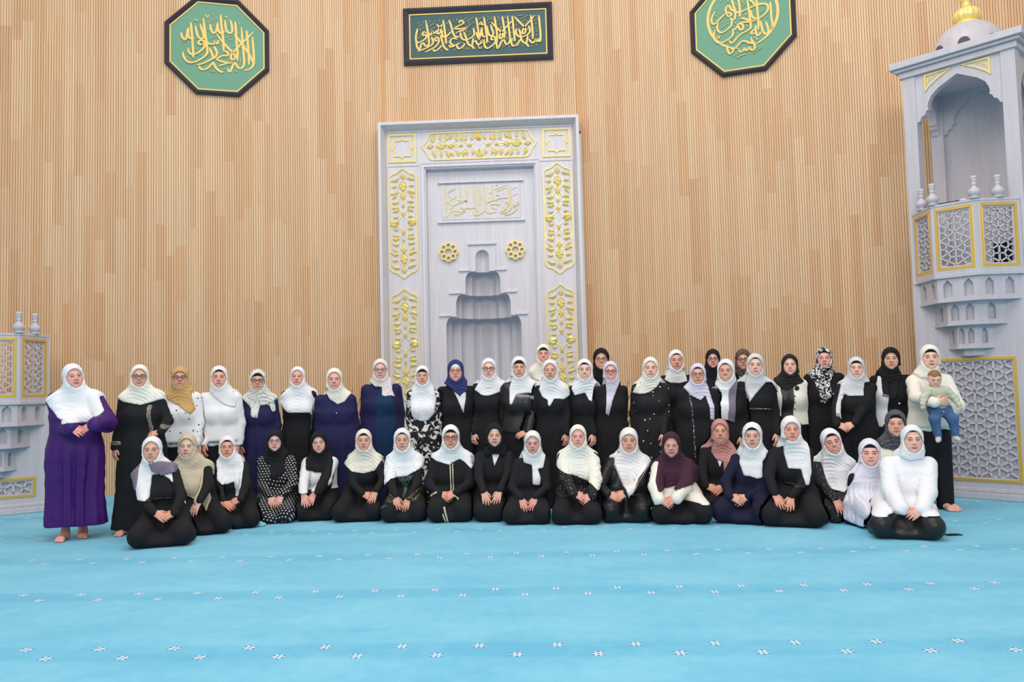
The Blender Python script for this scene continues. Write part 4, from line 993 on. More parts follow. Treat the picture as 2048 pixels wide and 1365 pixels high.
def build_person(s):
    hs = s['hs']; X, Y = s['X'], s['Y']
    root = empty('person', (X, Y, 0), 0, None, s['label'], 'person', s['grp'])
    hc = np.array(s['hc'], float)                     # head centre in the person's frame
    hz = hc[2]; w = s.get('w', 1.0)*hs*.93; kneel = s['pose'] == 'k'
    byaw = s['by']; cb, sb = math.cos(byaw), math.sin(byaw)
    Rh = rot3(s['hy'], s.get('hp', 0.0), s.get('hr', 0.0))
    toQ = lambda P: ((P-hc.astype(f4)) @ Rh)/hs
    # trunk: ellipse-like sections along z (height, centre x, centre y, half width of the core, radius)
    shz = hz-.218*hs; nx, ny = hc[0]*0.75, hc[1]*0.6+0.03
    if kneel:
        hipz = 0.22*hs; Lz = shz-hipz
        fat = s.get('fat', 1.0)
        tab = [(0.0, 0, .02, .10*w, .14*w), (hipz, 0, .02, .105*w, .135*w*fat), (hipz+.30*Lz, .25*nx, .02+.2*(ny-.02), .085*w, .110*w*fat), (hipz+.62*Lz, .6*nx, .02+.55*(ny-.02), .078*w, .118*w*fat),
               (hipz+.86*Lz, .9*nx, ny-.004, .105*w, .095*w), (shz, nx, ny, .122*w, .070*w), (shz+.05*hs, nx, ny, .07*w, .050*w), (shz+.085*hs, nx, ny-.01, .02*w, .045*w)]
    else:
        fat = s.get('fat', 1.0); fl = s.get('flare', 1.0); hem = s.get('hem', 0.008)
        tab = [(0.0, 0, .03, .13*w*fl, .115*w*fl), (hz*.28, 0, .03, .115*w*(fl*.5+.5), .115*w*(fl*.5+.5)), (hz*.50, 0, .03, .100*w, .130*w*fat), (hz*.56, 0, .03, .100*w, .130*w*fat), (hz*.655, .3*nx, .03, .085*w, .112*w*fat), (hz*.755, .7*nx, .02, .080*w, .122*w*fat),
               (shz-.10*hs, .9*nx, ny, .105*w, .095*w), (shz, nx, ny, .122*w, .070*w), (shz+.05*hs, nx, ny, .07*w, .050*w), (shz+.085*hs, nx, ny-.01, .02*w, .045*w)]
    T = np.array(tab, f4)
    folds = s.get('folds', 0.007)
    def trunk(P):
        z = P[:, 2]
        cx = np.interp(z, T[:, 0], T[:, 1]); cy = np.interp(z, T[:, 0], T[:, 2]); hw = np.interp(z, T[:, 0], T[:, 3]); r = np.interp(z, T[:, 0], T[:, 4])
        x0 = P[:, 0]-cx; y0 = P[:, 1]-cy
        x = x0*cb+y0*sb; y = -x0*sb+y0*cb
        hq = hw*.45; sx_ = r/(r+hw-hq)
        d = np.sqrt((np.maximum(np.abs(x)-hq, 0)*sx_)**2+y*y)-r
        d = np.where(np.abs(x) > hq, d*(sx_+(1-sx_)*np.clip(np.abs(y)/r, 0, 1)), d)
        bz = shz-.205*hs
        d = smin(d, ell(np.stack([np.abs(x)-.075*w, y+.062*w, z-bz], 1).astype(f4), (0, 0, 0), (.082*w, .080*w, .092*w)), .05)
        if folds and not kneel:
            th = np.arctan2(x, -y); d = d+folds*(np.sin(th*9+2.8*wob(P, 2.5, 1)+s['seed'])+.5*np.sin(th*17+3*wob(P, 3.5, 2)))*(1-sstep(hz*.45, hz*.62, z))+.004*np.sin(z*34+6*wob(P, 5, int(s['seed'])))*wob(P, 8, 3)
        d = smax(d, z-(shz+.085*hs), .02)
        return d.astype(f4)
    bx, by_ = np.array((cb, sb)), np.array((-sb, cb))     # person's right-left and back axes
    SH = {}
    shw = s.get('shw', 0.158)*w
    for g in (-1, 1): SH[g] = np.array((nx+bx[0]*g*shw, ny+bx[1]*g*shw+.005, shz-.012*hs))
    sr = s.get('sleeve', (.066, .054, .043))
    legs = []
    if kneel:
        sp = s.get('spread', 1.0); fw_k = s.get('fw', .30*w*sp); kn = s.get('kneeY', -.44)*hs
        def pt(x, y, z): return np.array((bx[0]*x+by_[0]*y, bx[1]*x+by_[1]*y, z))
        for g in (-1, 1):
            hp_, k_, f_ = pt(g*.095*w, .03, .215*hs), pt(g*max(.07*w, fw_k-.10*w), kn, .115*hs), pt(g*max(.06*w, fw_k-.12*w), .14, .075*hs)
            legs.append((hp_, k_, f_))
        flo = pt(0, -.13, .05); flr = (fw_k, .37*hs, .095*hs)
    def limbs(P, infl=0.0, arm=True):
        d = None
        if kneel:
            for hp_, k_, f_ in legs:
                q = smin(rc(P, hp_, k_, .125*w, .098*w), rc(P, k_+np.array((0,.02,-.03)), f_, .085*w, .075*w), .04); d = q if d is None else smin(d, q, .09)
            Pc = P-flo.astype(f4); pr = np.stack([Pc[:, 0]*cb+Pc[:, 1]*sb, -Pc[:, 0]*sb+Pc[:, 1]*cb, Pc[:, 2]], 1)
            e = ell(pr, (0, 0, 0), flr)
            th = np.arctan2(pr[:, 0], -pr[:, 1])
            e = e+.009*np.sin(th*11+s['seed']*1.3+2*wob(P, 4.0, 2))*sstep(.30, .04, P[:, 2])
            d = smin(d, e, .07)
        return d
    near = [q for q in NEIGH if math.hypot(q[0]-X, q[1]-Y) < 1.15]
    arms = []; hands = []
    for g in (-1, 1):
        hd = s['hands'].get('l' if g < 0 else 'r')
        vis = hd is not None
        if hd is None:
            if s.get('hin'): hd = dict(p=(g*.05, -.06, .34*hs), d=(0, -.1, -1), n=(0, 1, 0), t='curl')
            elif kneel: hd = dict(p=(g*.10*w, -.26, .34*hs), d=(-g*.3, -1, -.25), n=(0, 0, -1), t='flat')
            else: hd = dict(p=(nx+g*.195*w, .04, shz-.56*hs), d=(0, -.15, -1), n=(-g, 0, 0), t='curl')
        wr = np.array(hd['p'], float)
        if not vis and not kneel:
            for qx, qy, fn2, b0, b1 in near:
                tp_ = np.array([wr+np.array((X-qx, Y-qy, dz)) for dz in (0, -.09, -.17)], f4)
                if fn2(tp_).min() < .09: wr[0] = nx+g*.12*w; wr[1] = .06
        hint = hd.get('e', (g*0.9, 0.75, -0.5) if kneel else (g*0.45, 0.9, -0.7))
        if vis and hd.get('t') != 'x' and s.get('push', True):
            dv = np.array(hd['d'], float); dv /= np.linalg.norm(dv)
            for _ in range(40):
                pp = np.array([wr, wr+dv*.05*hs, wr+dv*.09*hs, wr+dv*.13*hs], f4)
                q = trunk(pp)
                if kneel: q = np.minimum(q, limbs(pp))
                if q.min() > .014: break
                wr = wr+np.array((0, -.010, .004 if kneel else 0))
        el, wr2 = ik(SH[g], wr, .285*hs, .25*hs, hint)
        arms.append((SH[g], el, wr2)); hands.append((g, wr2, hd, vis))
    def arm_sdf(P):
        d = None
        for a, b, c in arms:
            q = smin(rc(P, a, b, sr[0]*w, sr[1]*w), rc(P, b, c, sr[1]*w, sr[2]*w), .03)
            d = q if d is None else np.minimum(d, q)
        return d+.0045*np.sin(P[:, 2]*58+9*wob(P, 8, 3)+5*wob(P, 15, int(s['seed'])))*(.45+.8*wob(P, 9, int(s['seed'])+1))
    lift = s.get('lift', 0.0)
    def dressed(P, arm=True):
        d = trunk(P)
        if kneel: d = smin(d, limbs(P), .06)
        if not kneel and s.get('trousers'):
            z0 = s['trousers']
            q = np.minimum(rc(P, (-.085*w, .03, hz*.5), (-.10*w, .03, .03), .105*w, .085*w), rc(P, (.085*w, .03, hz*.5), (.10*w, .03, .03), .105*w, .085*w))
            d = np.where(P[:, 2] < z0, np.minimum(smax(d, z0-.02-P[:, 2], .01), q), smin(d, q, .02))
        if arm: d = smin(d, arm_sdf(P), .014)
        return d
    lo_z = 0.004 if kneel else s.get('hem', .008)
    R_ = .62*hs if kneel else .46*hs
    blo = np.array((-R_, -.60*hs if kneel else -.48*hs, 0.0)); bhi = np.array((R_, .42*hs if kneel else .32*hs, shz+.10*hs))
    def carve(P, d):
        for qx, qy, fn2, b0, b1 in near:
            sh_ = np.array((X-qx, Y-qy, 0), f4)
            m_ = d < .03
            for k_ in range(3): m_ &= (P[:, k_]+sh_[k_] > b0[k_]) & (P[:, k_]+sh_[k_] < b1[k_])
            if m_.any(): d[m_] = np.maximum(d[m_], .022-fn2(P[m_]+sh_))
        return d
    def garment(name, fn_, h, m, lo=None, hi=None, it=1, label=None, par=None):
        fn = lambda P: carve(P, np.array(fn_(P), f4))
        v, f = mesher(fn, grid(blo if lo is None else lo, bhi if hi is None else hi, h), .02)
        if len(f) == 0: return None
        if it: v = relax(v, f, it, .5)
        return np_mesh(name, v, f, m, par or root, label=label)
    hd_ = s.get('h', .0195)
    top = s.get('top')
    if top is None:
        main = garment(s.get('dname', 'dress'), lambda P: smax(dressed(P), lo_z-P[:, 2], .006), hd_, MAT[s['dress']])
    else:
        tz = top['z']
        garment(s.get('dname', 'skirt'), lambda P: smax(smax(dressed(P, False), lo_z-P[:, 2], .006), P[:, 2]-tz-.05, .006), hd_, MAT[s['dress']])
        main = garment(top.get('n', 'blouse'), lambda P: smax(dressed(P)-.012, tz+.012*np.sin(P[:, 0]*20)-P[:, 2], .008), .0145, MAT[top['m']])
    # further garments and trims: raised offsets of the dressed body inside an outline
    for o in s.get('over', ()):
        pl = np.array(o['poly']); off = o.get('off', .010); h = o.get('h', .009)
        y0, y1 = o.get('y', (-.6, .02))
        lo = np.array((pl[:, 0].min()-.03, max(blo[1], y0-.03), max(0.0, pl[:, 1].min()-.03))); hi = np.array((pl[:, 0].max()+.03, y1+.03, pl[:, 1].max()+.03))
        thin = min(np.ptp(pl[:, 0]), np.ptp(pl[:, 1])) < .10
        def shell(P):
            d = dressed(P); return np.maximum(d-off, -d-.014) if thin else d-off
        garment(o['n'], lambda P: smax(smax(shell(P), poly_sdf(P[:, 0], P[:, 2], pl), .004), np.maximum(P[:, 1]-y1, y0-P[:, 1]), .004), h, MAT[o['m']], lo, hi, it=1, label=o.get('l'), par=main if any(k_ in o['n'] for k_ in ('braid', 'stripe', 'embroid', 'trim', 'sequin', 'belt', 'beaded')) else None)
    def front_y(x, z):
        ys = np.linspace(-.55*hs, .2, 260); P = np.stack([np.full(260, x), ys, np.full(260, z)], 1).astype(f4); d = dressed(P); i = np.argmax(d < 0)
        return ys[i] if (d < 0).any() else 0.0
    # ---- body: head, neck, trunk, arms and hands in one mesh
    vs = []; fs = []; cs = []; o = 0
    hv = head_morph(**s.get('face', {}))*hs
    vs.append(hv @ Rh.T+hc); fs.append(HF); cs.append(face_colors(s['skin'], s['lips'], s['brow'], **s.get('fc', {}))); o += len(hv)
    sk = np.array(lin((s['skin'][0]*.99, s['skin'][1]*.93, s['skin'][2]*.92))+(1,), f4)
    def core(P):
        d = trunk(P)
        if kneel: d = smin(d, limbs(P), .06)
        d = d+.034
        if s.get('trousers'): d = smin(smax(d, s['trousers']-P[:, 2], .02), np.minimum(rc(P, (-.085*w, .03, hz*.5), (-.10*w, .03, .06), .075*w, .045*w), rc(P, (.085*w, .03, hz*.5), (.10*w, .03, .06), .075*w, .045*w)), .03)
        for a, b, c in arms:
            d = smin(d, np.minimum(rc(P, a, b, .036*hs, .030*hs), rc(P, b, c, .030*hs, .024*hs)), .02)
        return smax(d, (.03 if kneel else max(.03, s.get('hem', .008)+.10))-P[:, 2], .01)
    bv, bf = mesher(lambda P: carve(P+0, np.array(core(P), f4)-.012)+.012, grid(blo, bhi, .036), .03)
    vs.append(bv); fs.append(bf+o); cs.append(np.tile(sk, (len(bv), 1))); o += len(bv)
    for g, wr, hd, vis in hands:
        tv, tf = HANDS[hd.get('t', 'relax')]
        Rm, t = hand_frame(wr, hd['d'], hd['n'], -g)
        q = tv*np.array((1, 1, 1))*hs*0.98
        hv2 = q @ Rm.T+t
        ff = tf if np.linalg.det(Rm) > 0 else tf[:, ::-1]
        vs.append(hv2); fs.append(ff+o)
        cc = np.tile(sk, (len(hv2), 1)); tip = sstep(.10, .17, tv[:, 0])[:, None]*0.25
        cc = cc*(1-tip)+tip*np.array(lin((s['skin'][0], s['skin'][1]*.78, s['skin'][2]*.76))+(1,), f4); cs.append(cc); o += len(hv2)
    for fx, fy, fr in s.get('feet', ()):
        c_, s_ = math.cos(fr), math.sin(fr); M = np.array(((c_, -s_, 0), (s_, c_, 0), (0, 0, 1)))
        q = FV*hs @ M.T+np.array((fx, fy, 0)); vs.append(q); fs.append(FF+o); cs.append(np.tile(sk, (len(q), 1))); o += len(q)
    np_mesh('body', np.concatenate(vs), np.concatenate(fs), SKIN, root, np.concatenate(cs))
    # ---- headscarf
    H = s['scarf']; op = H.get('open', (.066, .082, -.106)); op = (op[0]+.006, op[1]+.004, op[2]-.004)
    zc, rz = (op[1]+op[2])/2, (op[1]-op[2])/2
    N0 = np.array((nx, ny, shz+.06*hs)); c0 = hc+Rh @ np.array((0, .012, -.09))*hs
    vol = H.get('vol', 1.0)
    front = np.array(H['poly']); bk = H.get('back', shz-.10)
    amp = H.get('amp', .0055)
    up_ = front[:-4][front[:-4][:, 1] > shz-.16]; bw_ = H.get('bw', min(.24*hs, max(.10*hs, float(np.abs(up_[:, 0]-nx).max())-.02 if len(up_) else .1)))
    def wrap(P):
        d = rc(P, c0, N0, .080*hs*vol, .105*hs)
        for g in (-1, 1): d = smin(d, rc(P, c0+np.array((g*.015, .01, -.01)), SH[g]*.9+np.array((nx, ny, shz))*.1+np.array((0, -.01, .012)), .072*hs*vol, .066*hs), .05)
        return d
    def scarf(P):
        Q = toQ(P)
        d = smin(ell(Q, (0,.014,.024), (.0945*vol,.114*vol,.113)), ell(Q, (0,-.012,-.055), (.0815*vol,.088,.085)), .035)*hs
        d = smin(d, wrap(P), .05)
        ch = np.minimum(trunk(P), arm_sdf(P)) if not kneel else np.minimum(smin(trunk(P), limbs(P), .06), arm_sdf(P))
        sd = int(s['seed']); tl = H.get('tilt', ((sd*7) % 5-2)*.12)
        w1 = wob(P, 7, sd); w2 = wob(P, 13, sd+2)
        ph = P[:, 2]+tl*(P[:, 0]-nx)+1.3*np.minimum(np.abs(P[:, 0]-nx), .3)**1.6+.035*w1+.010*w2
        wl = H.get('wl', .044)
        sw = np.sin(ph*2*PI/wl)+.5*np.sin(ph*2*PI/(wl*.57)+3*w1); sw = sw*(.55+.9*wob(P, 10, sd+4))
        vt = np.sin((P[:, 0]+.18*(P[:, 2]-shz)*np.sign(P[:, 0]-nx)+.03*w1)*2*PI/.042)+.4*np.sin(P[:, 0]*2*PI/.021+4*w1)
        k = sstep(.0, -.12, P[:, 2]-(shz+.02))*H.get('vert', .35)
        fold = amp*.85*(sw*(1-k)+vt*k)
        d = smin(d, ch-(.015 if top is None else .030)-H.get('puff', 0)*sstep(-.12, .0, P[:, 2]-shz), .05)
        infl = sstep(hz-.06*hs, hz-.16*hs, P[:, 2])
        d = d+fold*infl+.0013*np.sin(Q[:, 2]*110+Q[:, 0]*75*np.sign(s['seed']-5.5)+9*wob(P, 8, 2))*(1-infl)
        pf = poly_sdf(P[:, 0], P[:, 2], front)
        pb = np.maximum(bk-P[:, 2], np.abs(P[:, 0]-nx)-bw_)
        t = sstep(ny-.02, ny+.07, P[:, 1]); d = smax(d, pf*(1-t)+pb*t, .010)
        e = (np.sqrt((Q[:, 0]/op[0])**2+((Q[:, 2]-zc)/rz)**2)-1)*op[0]
        d = smax(d, -np.maximum(e, Q[:, 1]+.005)*hs, .010)
        return d
    lo = np.array((front[:, 0].min()-.05, -.50*hs if kneel else -.36, front[:, 1].min()-.04)); hi = np.array((front[:, 0].max()+.05, .24, hz+.15*hs))
    lo[0] = min(lo[0], hc[0]-.16); hi[0] = max(hi[0], hc[0]+.16)
    lo[2] = min(lo[2], bk-.03)
    v, f = mesher(lambda P: carve(P, np.array(scarf(P), f4)), grid(lo, hi, H.get('res', .0116)), .02)
    v = relax(v, f, 1, .4)
    sc_o = np_mesh('headscarf', v, f, MAT[H['m']], root)
    if s.get('cap'):
        zt = s.get('capz', .050)
        def cap(P):
            d = ell(P, (0,.022,.030), (.0775,.0965,.0925))
            return smax(d, np.maximum((zt-2.2*P[:, 0]**2*2)-P[:, 2], P[:, 1]-.02), .004)
        v, f = mesher(cap, grid((-.09,-.09,.0), (.09,.03,.135), .0062), .01)
        np_mesh('underscarf', v*hs @ Rh.T+hc, f, MAT[CAPC[s['cap']]], root)
    # scarf extras: loose panels in another cloth lying over the first
    for e in H.get('extra', ()):
        pl = np.array(e['poly']); off = e.get('off', .026)+(0 if top is None else .014)
        lo = np.array((pl[:, 0].min()-.03, -.5 if kneel else -.36, pl[:, 1].min()-.03)); hi = np.array((pl[:, 0].max()+.03, e.get('y1', .12), pl[:, 1].max()+.03))
        def ex(P):
            ch = np.minimum(trunk(P), arm_sdf(P)) if not kneel else np.minimum(smin(trunk(P), limbs(P), .06), arm_sdf(P))
            d = smin(ch-off, wrap(P)-.014, .05)
            d = d+.004*np.sin(P[:, 0]*2*PI/.030+2*wob(P, 6, 1))
            return smax(smax(d, poly_sdf(P[:, 0], P[:, 2], pl), .006), P[:, 1]-e.get('y1', .12)+.03, .006)
        garment(e.get('n', 'scarf_end'), ex, .009, MAT[e['m']], lo, hi, label=e.get('l'), par=sc_o)
    if s.get('fringe'):
        mb = MB()
        for (a, b, n_, L_) in s['fringe']:
            for i in range(n_):
                t = i/(n_-1); x = a[0]+(b[0]-a[0])*t; z = a[1]+(b[1]-a[1])*t; y = front_y(x, z)-.024
                mb.tube([(x, y, z+.01), (x, y-.001, z-L_*.5), (x+.002, y, z-L_)], .0035, 4)
        mb.build('scarf_fringe', MAT[s['scarf']['m']], sc_o, kind='stuff')
    # ---- spectacles
    g = s.get('glasses')
    if g:
        mb = MB(); r = .0022 if g == 'glassthin' else .0028
        for sx in (-1, 1):
            ring_ = []
            for i in range(17):
                a = 2*PI*i/16; c_, s_ = math.cos(a), math.sin(a)
                x = .0245*math.copysign(abs(c_)**.7, c_); z = .0180*math.copysign(abs(s_)**.7, s_)
                ring_.append((sx*(.0325)+x, -.104+.30*max(0, abs(sx*.0325+x)-.03)**1.2*1.5, .002+z))
            mb.tube(ring_, r, 5)
            mb.tube([(sx*.056, -.098, .008), (sx*.073, -.07, .010), (sx*.080, .0, .006)], r, 4)
        mb.tube([(-.009, -.105, .006), (0, -.109, .009), (.009, -.105, .006)], r, 5)
        mb.v = [tuple(Rh @ (np.array(p)*hs)+hc) for p in mb.v]
        mb.build('spectacles', MAT[g], root, smooth=True)
    for (nm, m, x, z, r) in s.get('buttons', ()):
        y = front_y(x, z)
        mb = MB().lathe([(r, 0), (r*1.0, .004), (r*.6, .007)], 10); mb.xf(Matrix.Translation((x, y+.002-s.get('boff', .012), z)) @ Matrix.Rotation(PI/2, 4, 'X')); mb.build(nm, MAT[m], main)
    for (nm, m, g) in s.get('bands', ()):       # bracelet or watch around a wrist
        for gg, wr, hd, vis in hands:
            if gg != g: continue
            d = Vector(hd['d']).normalized(); q = d.to_track_quat('Z', 'Y').to_matrix().to_4x4()
            mb = MB(); mb.tube([(.031*hs*math.cos(a), .031*hs*math.sin(a), 0) for a in [i*PI/8 for i in range(17)]], .005, 5)
            mb.xf(Matrix.Translation(Vector(wr)-d*.004) @ q); mb.build(nm, MAT[m], root, smooth=True)
    NEIGH.append((X, Y, lambda P: np.minimum(np.minimum(dressed(P), wrap(P)), ell(toQ(P), (0,.008,-.0), (.100,.118,.142))*hs), blo-.02, np.array((bhi[0]+.02, bhi[1]+.02, hz+.15*hs))))
    return root

